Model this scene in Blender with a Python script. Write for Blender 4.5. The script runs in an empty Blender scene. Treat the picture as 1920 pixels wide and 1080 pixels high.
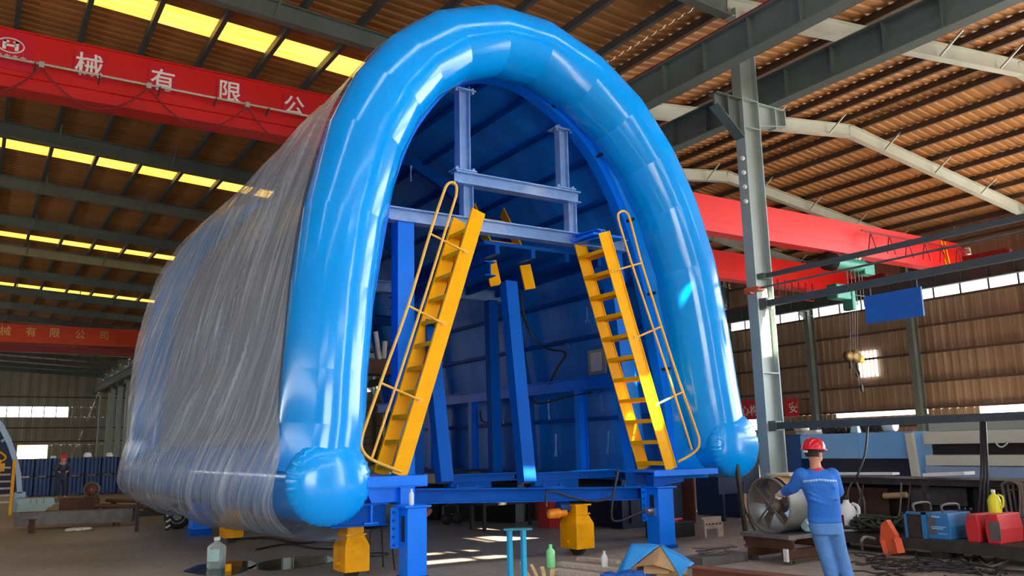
import bpy, bmesh, math, random
from mathutils import Vector, Matrix
random.seed(7)
SC = bpy.context.scene
COL = SC.collection
PI = math.pi
def R(d): return math.radians(d)

# ---------------------------------------------------------------- camera, world, sun, exposure
YAW, PITCH, ROLL, FPX = R(32.5), R(10.7), R(-1.2), 1580.0
EYE = Vector((0.0, 0.0, 1.6))
_fwd = Vector((math.sin(YAW)*math.cos(PITCH), math.cos(YAW)*math.cos(PITCH), math.sin(PITCH)))
_rt = Vector((math.cos(YAW), -math.sin(YAW), 0.0))
_up = _rt.cross(_fwd)
CR = _rt*math.cos(ROLL) + _up*math.sin(ROLL)
CU = -_rt*math.sin(ROLL) + _up*math.cos(ROLL)
cam_data = bpy.data.cameras.new('camera')
cam_data.sensor_width = 36.0
cam_data.lens = FPX/1920.0*36.0
cam_data.clip_end = 400
cam = bpy.data.objects.new('camera', cam_data)
COL.objects.link(cam)
m3 = Matrix((CR, CU, -_fwd)).transposed()
cam.matrix_world = Matrix.Translation(EYE) @ m3.to_4x4()
SC.camera = cam

def at(px, py, ax, val):
    """point of the real place seen at a photo pixel, on the plane axis=val"""
    d = CR*(px-960.0) - CU*(py-540.0) + _fwd*FPX
    return EYE + d*((val-EYE[ax])/d[ax])

world = bpy.data.worlds.new('daylight'); SC.world = world
world.use_nodes = True
bg = world.node_tree.nodes['Background']
bg.inputs[0].default_value = (0.80, 0.90, 1.0, 1)
bg.inputs[1].default_value = 2.2

SUN_D = Vector((-0.25, 1.0, -0.80))
sun_data = bpy.data.lights.new('sun', 'SUN')
sun_data.energy = 9.0; sun_data.angle = R(0.5); sun_data.color = (1.0, 0.86, 0.66)
sun = bpy.data.objects.new('sun', sun_data); COL.objects.link(sun)
sun.location = (3, -20, 30)
sun.rotation_euler = SUN_D.to_track_quat('-Z', 'Y').to_euler()

SC.view_settings.view_transform = 'Standard'
SC.view_settings.look = 'None'
SC.view_settings.gamma = 1.0
SC.view_settings.use_curve_mapping = False
SC.view_settings.exposure = 2.75

# ---------------------------------------------------------------- materials
MATS = {}
def s2l(c):
    return tuple(((x/255.0)/12.92 if x/255.0 <= 0.04045 else ((x/255.0+0.055)/1.055)**2.4) for x in c)
def mat(name, rgb, rough=0.5, metal=0.0, var=0.12, scale=3.0, bump=0.0, bscale=40.0, coat=0.0, stretch=(1,1,1), emit=0.0, dirt=None, dirt_amt=0.0, dirt_scale=1.5, spec=0.5):
    if name in MATS: return MATS[name]
    m = bpy.data.materials.new(name); m.use_nodes = True
    nt = m.node_tree; N = nt.nodes; L = nt.links
    b = N['Principled BSDF']
    col = s2l(rgb)
    tc = N.new('ShaderNodeTexCoord'); mp = N.new('ShaderNodeMapping')
    mp.inputs['Scale'].default_value = stretch
    L.new(tc.outputs['Object'], mp.inputs['Vector'])
    n = N.new('ShaderNodeTexNoise'); n.inputs['Scale'].default_value = scale; n.inputs['Detail'].default_value = 5
    L.new(mp.outputs[0], n.inputs['Vector'])
    r = N.new('ShaderNodeValToRGB')
    r.color_ramp.elements[0].position = 0.3; r.color_ramp.elements[1].position = 0.7
    r.color_ramp.elements[0].color = tuple(max(0, c*(1-var)) for c in col)+(1,)
    r.color_ramp.elements[1].color = tuple(min(1, c*(1+var)) for c in col)+(1,)
    L.new(n.outputs['Fac'], r.inputs[0])
    out = r.outputs[0]
    if dirt:
        n2 = N.new('ShaderNodeTexNoise'); n2.inputs['Scale'].default_value = dirt_scale; n2.inputs['Detail'].default_value = 8
        n2.inputs['Roughness'].default_value = 0.65
        L.new(mp.outputs[0], n2.inputs['Vector'])
        r2 = N.new('ShaderNodeValToRGB'); r2.color_ramp.elements[0].position = 0.48; r2.color_ramp.elements[1].position = 0.68
        r2.color_ramp.elements[1].color = (dirt_amt,)*3+(1,)
        L.new(n2.outputs['Fac'], r2.inputs[0])
        mx = N.new('ShaderNodeMixRGB'); mx.inputs[2].default_value = s2l(dirt)+(1,)
        L.new(r2.outputs[0], mx.inputs[0]); L.new(out, mx.inputs[1]); out = mx.outputs[0]
    L.new(out, b.inputs['Base Color'])
    b.inputs['Roughness'].default_value = rough; b.inputs['Metallic'].default_value = metal
    b.inputs['Specular IOR Level'].default_value = spec
    if coat: b.inputs['Coat Weight'].default_value = coat; b.inputs['Coat Roughness'].default_value = 0.08
    if emit:
        L.new(out, b.inputs['Emission Color']); b.inputs['Emission Strength'].default_value = emit
    if bump:
        n3 = N.new('ShaderNodeTexNoise'); n3.inputs['Scale'].default_value = bscale; n3.inputs['Detail'].default_value = 4
        L.new(mp.outputs[0], n3.inputs['Vector'])
        bp = N.new('ShaderNodeBump'); bp.inputs['Strength'].default_value = bump; bp.inputs['Distance'].default_value = 0.02
        L.new(n3.outputs['Fac'], bp.inputs['Height']); L.new(bp.outputs[0], b.inputs['Normal'])
    MATS[name] = m
    return m

M_pvc = mat('blue_pvc', (0, 158, 252), 0.15, 0, 0.05, 1.2, 0.06, 3.0, coat=0.25, spec=0.4)
M_pvc_cap = mat('blue_pvc_cap', (0, 160, 253), 0.18, 0, 0.05, 1.2, 0.05, 6.0, coat=0.25, spec=0.4)
M_steelblue = mat('blue_painted_steel', (0, 122, 246), 0.38, 0.0, 0.08, 2.0, spec=0.25)
M_beamblue = mat('blue_channel_pale_reflections', (120, 160, 215), 0.38, 0.15, 0.12, 3.0, dirt=(190, 205, 230), dirt_amt=0.5)  # pale tone and blotches carry reflections on the blue beams, put into the colour
M_deepblue = mat('deep_blue_painted_steel', (0, 80, 172), 0.45, 0, 0.1, 2.0, spec=0.1)
M_yellow = mat('yellow_paint', (255, 178, 0), 0.4, 0, 0.05, 4.0, dirt=(170, 115, 0), dirt_amt=0.12, dirt_scale=3.0, spec=0.12)
M_rail = mat('pale_yellow_tube_paint', (236, 178, 60), 0.4, 0, 0.06, 4.0)
M_wheelyellow = mat('yellow_housing_paint', (232, 160, 0), 0.4, 0, 0.05, 3.0, dirt=(120, 85, 15), dirt_amt=0.35, dirt_scale=4.0, spec=0.15)
M_red = mat('red_crane_paint', (208, 20, 18), 0.42, 0, 0.07, 0.8)
M_red2 = mat('bright_red_crane_paint', (216, 26, 20), 0.42, 0, 0.06, 0.8)
M_orange = mat('orange_red_crane_paint', (226, 66, 12), 0.5, 0, 0.06, 0.8)
M_darkred = mat('dark_red_paint', (132, 22, 22), 0.5, 0, 0.1)
M_signred = mat('sign_red', (205, 8, 40), 0.5, 0, 0.04)
M_glyph = mat('letter_white', (232, 225, 215), 0.6, 0, 0.03)
M_glyph2 = mat('letter_cream', (246, 190, 110), 0.6, 0, 0.03)
M_steel = mat('grey_green_primer_steel', (96, 106, 100), 0.5, 0.1, 0.14, 1.5)
M_steeldk = mat('dark_grey_steel', (70, 76, 77), 0.55, 0.1, 0.15, 1.5)
M_steellt = mat('pale_grey_steel', (168, 170, 156), 0.5, 0.05, 0.1, 1.0)
M_column = mat('column_grey_paint', (156, 168, 162), 0.45, 0.05, 0.1, 1.2)
M_rust = mat('rusty_steel', (92, 60, 44), 0.75, 0.1, 0.3, 4.0, 0.3, 30, dirt=(50, 34, 28), dirt_amt=0.7)
M_rustred = mat('red_oxide_steel', (120, 66, 48), 0.7, 0.05, 0.2, 2.0, dirt=(70, 45, 38), dirt_amt=0.6)
M_grime = mat('grimy_dark_steel', (58, 52, 48), 0.7, 0.2, 0.3, 5.0, 0.3, 40)
M_dullsteel = mat('dull_mill_steel', (108, 104, 100), 0.55, 0.35, 0.25, 4.0, dirt=(66, 58, 52), dirt_amt=0.6)
M_roof = mat('ochre_roof_sheet', (160, 108, 54), 0.62, 0.0, 0.2, 0.5, stretch=(0.3, 3, 1), dirt=(132, 86, 44), dirt_amt=0.5, dirt_scale=0.4)
M_purlin = mat('brown_purlin_steel', (84, 66, 54), 0.6, 0.1, 0.15)
M_wall = mat('brown_wall_sheet', (158, 132, 106), 0.62, 0, 0.16, 0.8, stretch=(1, 3, 0.25), dirt=(120, 92, 68), dirt_amt=0.6, dirt_scale=0.6)
M_endwall = mat('grey_wall_sheet', (156, 150, 132), 0.65, 0, 0.15, 0.5, stretch=(2, 1, 0.25))
M_black = mat('black_rubber', (24, 24, 25), 0.6, 0, 0.2)
M_cable = mat('dark_cable_sheath', (38, 34, 33), 0.55, 0, 0.2)
M_hose = mat('dusty_grey_hose', (104, 92, 84), 0.65, 0, 0.25, 6.0)
M_white = mat('white_paint', (222, 224, 220), 0.5, 0, 0.05)
M_cream = mat('cream_enamel', (214, 210, 190), 0.45, 0, 0.06, 1.0)
M_lightblue = mat('light_blue_enamel', (120, 184, 240), 0.4, 0, 0.06, 0.8)
M_navy = mat('navy_paint', (22, 66, 126), 0.45, 0, 0.12)
M_darknavy = mat('dark_navy_paint', (20, 36, 66), 0.55, 0, 0.2)
M_boxblue = mat('flat_blue_panel', (20, 92, 176), 0.55, 0, 0.05)
M_green = mat('hoist_green', (52, 132, 112), 0.45, 0.1, 0.15)
M_wood = mat('raw_plank_wood', (206, 168, 116), 0.7, 0, 0.22, 3.0, 0.2, 30, stretch=(1, 6, 6))
M_board = mat('grey_weathered_board', (196, 182, 164), 0.75, 0, 0.2, 4.0, 0.2, 30, stretch=(1, 6, 6))
M_card = mat('brown_cardboard', (178, 142, 98), 0.8, 0, 0.1, 5.0)
M_tarp = mat('sky_blue_tarp', (42, 150, 226), 0.5, 0, 0.06, 3.0)
M_skin = mat('skin', (196, 138, 110), 0.5, 0, 0.05, 8.0)
M_hair = mat('black_hair', (28, 22, 20), 0.6, 0, 0.2, 60)
M_work = mat('blue_work_cloth', (36, 112, 206), 0.75, 0, 0.07, 6.0, 0.25, 20)
M_jean = mat('faded_blue_cloth', (84, 134, 196), 0.8, 0, 0.12, 5.0, 0.3, 24)
M_helmet = mat('red_helmet_shell', (214, 20, 40), 0.25, 0, 0.03, coat=0.4)
M_glove = mat('dirty_white_glove', (206, 196, 180), 0.85, 0, 0.15, 12, 0.4, 60)
M_collar = mat('red_collar_cloth', (196, 44, 70), 0.8, 0, 0.08)
M_reflect = mat('pale_reflective_tape', (150, 190, 236), 0.4, 0, 0.03)
M_ice = mat('pale_green_enamel', (170, 204, 200), 0.5, 0, 0.06)
M_cyan = mat('cyan_stand_paint', (24, 168, 214), 0.4, 0, 0.06)
M_chrome = mat('bare_metal', (190, 190, 190), 0.3, 0.9, 0.05)
M_interior = mat('blue_lining_fabric', (20, 140, 246), 0.34, 0, 0.16, 1.0, 0.9, 5.0, stretch=(1.0, 2.4, 0.35))
M_outerfab = mat('grey_blue_outer_fabric', (104, 124, 148), 0.5, 0, 0.08, 0.5, 0.4, 4.0, stretch=(1, 1.5, 0.4))
M_tie = mat('pale_tie_strip', (110, 170, 232), 0.4, 0, 0.05)
M_orangeplastic = mat('orange_plastic', (222, 92, 50), 0.5, 0, 0.12)
M_welder = mat('welder_blue', (48, 120, 176), 0.5, 0, 0.08, 3, dirt=(40, 78, 110), dirt_amt=0.5)
M_welderred = mat('welder_red', (206, 40, 46), 0.5, 0, 0.1, 3, dirt=(110, 50, 48), dirt_amt=0.4)
M_jugyellow = mat('yellow_jug_plastic', (222, 214, 40), 0.4, 0, 0.06)
M_rag = mat('pale_rag', (206, 196, 176), 0.9, 0, 0.1)
M_greenbottle = mat('light_green_plastic', (140, 232, 150), 0.3, 0, 0.05)
M_tank = mat('dark_green_cloth', (52, 60, 48), 0.8, 0, 0.3)
M_ring = mat('pale_grey_blue_ring', (150, 172, 196), 0.4, 0.1, 0.06)

def glow(name, rgb, strength, streak=0.0, axis='Y', rgb2=None):
    if name in MATS: return MATS[name]
    m = bpy.data.materials.new(name); m.use_nodes = True
    nt = m.node_tree; N = nt.nodes; L = nt.links
    b = N['Principled BSDF']; b.inputs['Base Color'].default_value = s2l(rgb)+(1,)
    b.inputs['Roughness'].default_value = 0.5
    b.inputs['Emission Strength'].default_value = strength
    if streak:
        tc = N.new('ShaderNodeTexCoord'); mp = N.new('ShaderNodeMapping')
        mp.inputs['Scale'].default_value = (0.3, 6, 1) if axis == 'Y' else (6, 0.3, 0.3)
        L.new(tc.outputs['Object'], mp.inputs[0])
        n = N.new('ShaderNodeTexNoise'); n.inputs['Scale'].default_value = 2.0
        L.new(mp.outputs[0], n.inputs['Vector'])
        r = N.new('ShaderNodeValToRGB'); r.color_ramp.elements[0].position = 0.35; r.color_ramp.elements[1].position = 0.6
        r.color_ramp.elements[0].color = s2l(rgb2 or rgb)+(1,); r.color_ramp.elements[1].color = s2l(rgb)+(1,)
        L.new(n.outputs['Fac'], r.inputs[0]); L.new(r.outputs[0], b.inputs['Emission Color'])
    else:
        b.inputs['Emission Color'].default_value = s2l(rgb)+(1,)
    MATS[name] = m
    return m
M_sky = glow('translucent_roof_panel', (255, 212, 92), 0.34, 1.0, 'Y', (250, 176, 40))
M_pane = glow('bright_daylight_pane', (250, 253, 255), 0.75)
M_roofglow = glow('added_white_roof_glow', (235, 244, 255), 1.25)
M_outside = glow('bright_outdoor_doorway', (252, 252, 190), 0.6, 1.0, 'X', (236, 226, 110))

def film(name, tint, trans, rough=0.2, bump=0.5):
    m = bpy.data.materials.new(name); m.use_nodes = True
    nt = m.node_tree; N = nt.nodes; L = nt.links
    b = N['Principled BSDF']; out = N['Material Output']
    b.inputs['Base Color'].default_value = s2l(tint)+(1,); b.inputs['Roughness'].default_value = rough
    b.inputs['Coat Weight'].default_value = 0.6; b.inputs['Coat Roughness'].default_value = 0.1
    t = N.new('ShaderNodeBsdfTransparent'); mx = N.new('ShaderNodeMixShader')
    tc = N.new('ShaderNodeTexCoord'); mp = N.new('ShaderNodeMapping')
    mr = N.new('ShaderNodeMapping'); mr.inputs['Rotation'].default_value = (R(-33), 0, 0)
    mp.inputs['Scale'].default_value = (0.8, 3.0, 0.22)
    L.new(tc.outputs['Object'], mr.inputs[0]); L.new(mr.outputs[0], mp.inputs[0])
    n = N.new('ShaderNodeTexNoise'); n.inputs['Scale'].default_value = 2.4; n.inputs['Detail'].default_value = 7; n.inputs['Roughness'].default_value = 0.62
    n.inputs['Distortion'].default_value = 0.5
    L.new(mp.outputs[0], n.inputs['Vector'])
    bp = N.new('ShaderNodeBump'); bp.inputs['Strength'].default_value = bump; bp.inputs['Distance'].default_value = 0.12
    L.new(n.outputs['Fac'], bp.inputs['Height']); L.new(bp.outputs[0], b.inputs['Normal']); L.new(bp.outputs[0], b.inputs['Coat Normal'])
    r = N.new('ShaderNodeValToRGB'); r.color_ramp.elements[0].position = 0.42; r.color_ramp.elements[1].position = 0.70
    r.color_ramp.elements[0].color = (trans,)*3+(1,); r.color_ramp.elements[1].color = (trans*0.15,)*3+(1,)
    L.new(n.outputs['Fac'], r.inputs[0])
    L.new(r.outputs[0], mx.inputs[0]); L.new(b.outputs[0], mx.inputs[1]); L.new(t.outputs[0], mx.inputs[2])
    L.new(mx.outputs[0], out.inputs[0])
    return m
M_wrap = film('clear_stretch_film', (204, 222, 242), 0.66, 0.14, 0.8)

def clear(name, tint, trans=0.7):
    m = bpy.data.materials.new(name); m.use_nodes = True
    nt = m.node_tree; N = nt.nodes; L = nt.links
    b = N['Principled BSDF']; out = N['Material Output']
    b.inputs['Base Color'].default_value = s2l(tint)+(1,); b.inputs['Roughness'].default_value = 0.1
    t = N.new('ShaderNodeBsdfTransparent'); mx = N.new('ShaderNodeMixShader')
    lw = N.new('ShaderNodeLayerWeight'); lw.inputs[0].default_value = 0.35
    mr = N.new('ShaderNodeMapRange'); mr.inputs['To Min'].default_value = trans; mr.inputs['To Max'].default_value = 0.1
    L.new(lw.outputs['Facing'], mr.inputs['Value']); L.new(mr.outputs[0], mx.inputs[0])
    L.new(b.outputs[0], mx.inputs[1]); L.new(t.outputs[0], mx.inputs[2]); L.new(mx.outputs[0], out.inputs[0])
    return m
M_clear = clear('clear_bottle_plastic', (205, 220, 215), 0.72)

def concrete():
    m = bpy.data.materials.new('worn_concrete'); m.use_nodes = True
    nt = m.node_tree; N = nt.nodes; L = nt.links; b = N['Principled BSDF']
    tc = N.new('ShaderNodeTexCoord')
    n1 = N.new('ShaderNodeTexNoise'); n1.inputs['Scale'].default_value = 0.35; n1.inputs['Detail'].default_value = 8
    n2 = N.new('ShaderNodeTexNoise'); n2.inputs['Scale'].default_value = 6; n2.inputs['Detail'].default_value = 8
    L.new(tc.outputs['Object'], n1.inputs['Vector']); L.new(tc.outputs['Object'], n2.inputs['Vector'])
    r1 = N.new('ShaderNodeValToRGB'); e = r1.color_ramp.elements
    e[0].position = 0.32; e[0].color = s2l((128, 119, 106))+(1,); e[1].position = 0.68; e[1].color = s2l((178, 168, 152))+(1,)
    L.new(n1.outputs['Fac'], r1.inputs[0])
    r2 = N.new('ShaderNodeValToRGB'); e = r2.color_ramp.elements
    e[0].position = 0.35; e[0].color = (0.72, 0.70, 0.68, 1); e[1].position = 0.7; e[1].color = (1, 1, 1, 1)
    L.new(n2.outputs['Fac'], r2.inputs[0])
    mx = N.new('ShaderNodeMixRGB'); mx.blend_type = 'MULTIPLY'; mx.inputs[0].default_value = 0.8
    L.new(r1.outputs[0], mx.inputs[1]); L.new(r2.outputs[0], mx.inputs[2]); L.new(mx.outputs[0], b.inputs['Base Color'])
    r3 = N.new('ShaderNodeMapRange'); r3.inputs['To Min'].default_value = 0.32; r3.inputs['To Max'].default_value = 0.7
    L.new(n1.outputs['Fac'], r3.inputs['Value']); L.new(r3.outputs[0], b.inputs['Roughness'])
    bp = N.new('ShaderNodeBump'); bp.inputs['Strength'].default_value = 0.15; bp.inputs['Distance'].default_value = 0.02
    L.new(n2.outputs['Fac'], bp.inputs['Height']); L.new(bp.outputs[0], b.inputs['Normal'])
    return m
M_floor = concrete()
M_wet = mat('wet_oily_film', (34, 33, 32), 0.04, 0, 0.1)

# ---------------------------------------------------------------- mesh helpers
class MB:
    def __init__(s): s.v = []; s.f = []; s.sm = []; s.sharp = set()
    def add(s, vs, fs, smooth=False):
        o = len(s.v); s.v += [Vector(v) for v in vs]
        for f in fs: s.f.append(tuple(i+o for i in f)); s.sm.append(smooth)
        return o
    def box(s, c, d, rz=0.0, taper=(1, 1)):
        c = Vector(c); hx, hy, hz = d[0]/2, d[1]/2, d[2]/2
        vs = []
        for z, k in ((-hz, (1, 1)), (hz, taper)):
            for x, y in ((-hx, -hy), (hx, -hy), (hx, hy), (-hx, hy)):
                x *= k[0]; y *= k[1]
                vs.append(c + Vector((x*math.cos(rz)-y*math.sin(rz), x*math.sin(rz)+y*math.cos(rz), z)))
        s.add(vs, [(3, 2, 1, 0), (4, 5, 6, 7), (0, 1, 5, 4), (1, 2, 6, 5), (2, 3, 7, 6), (3, 0, 4, 7)])
        return s
    def bb(s, lo, hi):
        lo = Vector(lo); hi = Vector(hi)
        return s.box((lo+hi)/2, hi-lo)
    def bar(s, a, b, w, h, up=(0, 0, 1)):
        a = Vector(a); b = Vector(b); d = (b-a).normalized(); u = Vector(up)
        x = d.cross(u)
        if x.length < 1e-4: x = d.cross(Vector((0, 1, 0)))
        x.normalize(); y = x.cross(d).normalized()
        vs = []
        for p in (a, b):
            for i, j in ((-1, -1), (1, -1), (1, 1), (-1, 1)): vs.append(p + x*(i*w/2) + y*(j*h/2))
        s.add(vs, [(3, 2, 1, 0), (4, 5, 6, 7), (0, 1, 5, 4), (1, 2, 6, 5), (2, 3, 7, 6), (3, 0, 4, 7)])
        return s
    def ibeam(s, a, b, w, h, t=0.02, up=(0, 0, 1), web_t=None):
        a = Vector(a); b = Vector(b); d = (b-a).normalized(); u = Vector(up)
        x = d.cross(u).normalized(); y = x.cross(d).normalized()
        s.bar(a+y*(h/2-t/2), b+y*(h/2-t/2), w, t, up); s.bar(a-y*(h/2-t/2), b-y*(h/2-t/2), w, t, up)
        s.bar(a, b, web_t or t, h-2*t, up)
        return s
    def tube(s, pts, r, n=8, caps=True, closed=False):
        pts = [Vector(p) for p in pts]; k = len(pts)
        rs = r if isinstance(r, (list, tuple)) else [r]*k
        rings = []; prev = None
        for i in range(k):
            if closed: t = (pts[(i+1) % k]-pts[i-1])
            else: t = pts[min(i+1, k-1)]-pts[max(i-1, 0)]
            t.normalize()
            if prev is None:
                ref = Vector((0, 0, 1)) if abs(t.z) < 0.9 else Vector((1, 0, 0))
                x = t.cross(ref).normalized()
            else:
                x = prev - t*prev.dot(t)
                if x.length < 1e-5: x = t.orthogonal()
                x.normalize()
            prev = x; y = t.cross(x)
            rings.append([pts[i]+(x*math.cos(2*PI*j/n)+y*math.sin(2*PI*j/n))*rs[i] for j in range(n)])
        vs = [v for rg in rings for v in rg]; fs = []
        for i in range(k if closed else k-1):
            i2 = (i+1) % k
            for j in range(n): fs.append((i*n+j, i*n+(j+1) % n, i2*n+(j+1) % n, i2*n+j))
        s.add(vs, fs, True)
        if caps and not closed:
            s.add(rings[0], [tuple(range(n))[::-1]]); s.add(rings[-1], [tuple(range(n))])
        return s
    def lathe(s, prof, c=(0, 0, 0), n=20, axis=(0, 0, 1), smooth=True, caps=True):
        if tuple(prof[0]) == tuple(prof[-1]): caps = False
        c = Vector(c); a = Vector(axis).normalized(); x = a.orthogonal().normalized(); y = a.cross(x)
        vs = [c + a*z + (x*math.cos(2*PI*j/n)+y*math.sin(2*PI*j/n))*r for r, z in prof for j in range(n)]
        fs = []
        for i in range(len(prof)-1):
            for j in range(n): fs.append((i*n+j, i*n+(j+1) % n, (i+1)*n+(j+1) % n, (i+1)*n+j))
        s.add(vs, fs, smooth)
        if caps and prof[0][0] > 1e-4: s.add(vs[:n], [tuple(range(n))[::-1]])
        if caps and prof[-1][0] > 1e-4: s.add(vs[-n:], [tuple(range(n))])
        return s
    def cyl(s, a, b, r, n=16):
        a = Vector(a); b = Vector(b)
        return s.lathe([(r, 0), (r, (b-a).length)], a, n, b-a)
    def ball(s, c, r, n=14, sc=(1, 1, 1)):
        c = Vector(c); vs = []; fs = []; m = n//2
        for i in range(m+1):
            ph = PI*i/m
            for j in range(n):
                vs.append(c+Vector((r*sc[0]*math.sin(ph)*math.cos(2*PI*j/n), r*sc[1]*math.sin(ph)*math.sin(2*PI*j/n), r*sc[2]*math.cos(ph))))
        for i in range(m):
            for j in range(n): fs.append((i*n+j, (i+1)*n+j, (i+1)*n+(j+1) % n, i*n+(j+1) % n))
        s.add(vs, fs, True); return s
    def prism(s, poly, ax, lo, hi):
        """poly in the two other axes, extruded along axis ax from lo to hi"""
        def P(q, t):
            if ax == 0: return (t, q[0], q[1])
            if ax == 1: return (q[0], t, q[1])
            return (q[0], q[1], t)
        n = len(poly)
        vs = [P(q, lo) for q in poly]+[P(q, hi) for q in poly]
        fs = [tuple(range(n))[::-1], tuple(range(n, 2*n))]+[(i, (i+1) % n, n+(i+1) % n, n+i) for i in range(n)]
        s.add(vs, fs); return s
    def grid(s, fn, nu, nv, smooth=True, back=None):
        vs = [fn(i/nu, j/nv) for i in range(nu+1) for j in range(nv+1)]
        fs = [(i*(nv+1)+j, (i+1)*(nv+1)+j, (i+1)*(nv+1)+j+1, i*(nv+1)+j+1) for i in range(nu) for j in range(nv)]
        s.add(vs, fs, smooth); return s
    def xf(s, M):
        s.v = [M @ v for v in s.v]; return s
    def mesh(s, name, off=Vector((0, 0, 0)), recalc=True):
        me = bpy.data.meshes.new(name)
        me.from_pydata([tuple(v-off) for v in s.v], [], s.f)
        me.polygons.foreach_set('use_smooth', s.sm)
        if recalc:
            bm = bmesh.new(); bm.from_mesh(me); bmesh.ops.recalc_face_normals(bm, faces=bm.faces); bm.to_mesh(me); bm.free()
        me.update(); return me
    def build(s, name, m, parent=None, bevel=0.0, solid=0.0, recalc=True):
        if parent is not None:
            p = parent; off = Vector((0, 0, 0))
            while p is not None: off = off + p.location; p = p.parent
            loc = Vector((0, 0, 0))
        else:
            xs = [v.x for v in s.v]; ys = [v.y for v in s.v]; zs = [v.z for v in s.v]
            off = Vector(((min(xs)+max(xs))/2, (min(ys)+max(ys))/2, min(zs))); loc = off
        o = bpy.data.objects.new(name, s.mesh(name, off, recalc)); COL.objects.link(o)
        o.location = loc; o.data.materials.append(m)
        if parent is not None: o.parent = parent
        if solid:
            md = o.modifiers.new('thickness', 'SOLIDIFY'); md.thickness = solid; md.offset = 0
        if bevel:
            md = o.modifiers.new('bevel', 'BEVEL'); md.width = bevel; md.segments = 2; md.limit_method = 'ANGLE'; md.angle_limit = R(40)
        return o

def tag(o, label, cat, group=None, kind=None):
    o['label'] = label; o['category'] = cat
    if group: o['group'] = group
    if kind: o['kind'] = kind
    return o
def thing(name, label, cat, loc=(0, 0, 0), group=None, rz=0.0):
    o = bpy.data.objects.new(name, None); COL.objects.link(o)
    o.location = loc; o.rotation_euler = (0, 0, rz); o.empty_display_size = 0.2
    return tag(o, label, cat, group)
def struct(o, label=None):
    o['kind'] = 'structure'
    if label: o['label'] = label
    return o
def copy_tree(o, parent=None):
    c = o.copy(); COL.objects.link(c)
    if parent is not None: c.parent = parent
    for ch in list(o.children): copy_tree(ch, c)
    return c
def sag(a, b, d, n=10):
    a = Vector(a); b = Vector(b)
    return [a.lerp(b, i/n)-Vector((0, 0, d*4*(i/n)*(1-i/n))) for i in range(n+1)]
def smooth_path(pts, sub=6):
    pts = [Vector(p) for p in pts]; out = []
    for i in range(len(pts)-1):
        p0 = pts[max(i-1, 0)]; p1 = pts[i]; p2 = pts[i+1]; p3 = pts[min(i+2, len(pts)-1)]
        for k in range(sub):
            t = k/sub
            out.append(0.5*((2*p1)+(p2-p0)*t+(2*p0-5*p1+4*p2-p3)*t*t+(3*p1-p0-3*p2+p3)*t**3))
    out.append(pts[-1]); return out
def fuse(mb, voxel=0.014, it=6, f=0.5):
    """melt overlapping volumes into one continuous surface"""
    me = mb.mesh('melt'); o = bpy.data.objects.new('melt', me); COL.objects.link(o)
    a = o.modifiers.new('r', 'REMESH'); a.mode = 'VOXEL'; a.voxel_size = voxel; a.use_smooth_shade = True
    b = o.modifiers.new('s', 'SMOOTH'); b.iterations = it; b.factor = f
    dg = bpy.context.evaluated_depsgraph_get(); dg.update()
    me2 = bpy.data.meshes.new_from_object(o.evaluated_get(dg))
    bpy.data.objects.remove(o); bpy.data.meshes.remove(me)
    return me2
def mesh_obj(name, me, m, parent):
    """mesh authored in the parent's local space"""
    o = bpy.data.objects.new(name, me); COL.objects.link(o); o.parent = parent
    me.materials.clear(); me.materials.append(m)
    for p in me.polygons: p.use_smooth = True
    return o
def glyph(ch, size, thick, place):
    """flat raised lettering: place(x, z) -> world point, centred"""
    cu = bpy.data.curves.new('glyph', 'FONT'); cu.body = ch; cu.size = size
    cu.align_x = 'CENTER'; cu.align_y = 'CENTER'; cu.extrude = thick/2; cu.offset = size*0.012
    o = bpy.data.objects.new('glyph', cu); COL.objects.link(o)
    dg = bpy.context.evaluated_depsgraph_get(); dg.update()
    me = bpy.data.meshes.new_from_object(o.evaluated_get(dg))
    bpy.data.objects.remove(o)
    mb = MB()
    vs = [v.co.copy() for v in me.vertices]
    if vs:
        cx = (min(v.x for v in vs)+max(v.x for v in vs))/2; cy = (min(v.y for v in vs)+max(v.y for v in vs))/2
        mb.add([place(v.x-cx, v.y-cy, v.z) for v in vs], [tuple(p.vertices) for p in me.polygons])
    bpy.data.meshes.remove(me)
    return mb

# ================================================================ SETTING: the hall
XL, XV, XR = -14.5, 13.5, 39.0           # left wall, column line between the two bays, right wall
RL, RR = -0.5, 26.25                      # ridge lines
YF, YE = -12.0, 115.0
def zroof(x):
    if x <= XV: return 12.37 - 0.055*abs(x-RL)
    return 13.15 - (13.15-11.6)/12.75*abs(x-RR)

f = MB(); f.grid(lambda u, v: Vector((-40+u*100, -45+v*170, 0)), 4, 4, False)
o = f.build('floor', M_floor, recalc=False); struct(o, 'worn grey brown concrete workshop floor')

# unseen roof openings, added and shaped so sun patches land on chosen spots
def hole(px, py, ax, val, wx, wy):
    T = at(px, py, ax, val); z = 11.8; P = T
    for _ in range(6):
        t = (z-T.z)/0.8; P = T-SUN_D*t; z = zroof(P.x)
    return (P.x-wx/2, P.x+wx/2, P.y-wy/2, P.y+wy/2)
HOLES = [hole(1441, 605, 1, 12.0, 0.6, 1.75), hole(860, 1050, 2, 0, 1.5, 0.22), hole(840, 1036, 2, 0, 0.9, 0.12),
         hole(975, 1007, 2, 0, 1.6, 0.9), hole(1223, 720, 1, 10.5, 0.16, 0.65), hole(1297, 575, 1, 10.3, 0.22, 1.1),
         hole(1370, 905, 1, 15.0, 2.2, 0.9), hole(1400, 975, 1, 15.0, 1.6, 0.35)]
SKY = [(19.95, 21.0), (32.3, 33.3), (46.2, 47.2), (60, 61), (74, 75), (88, 89)]

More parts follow.
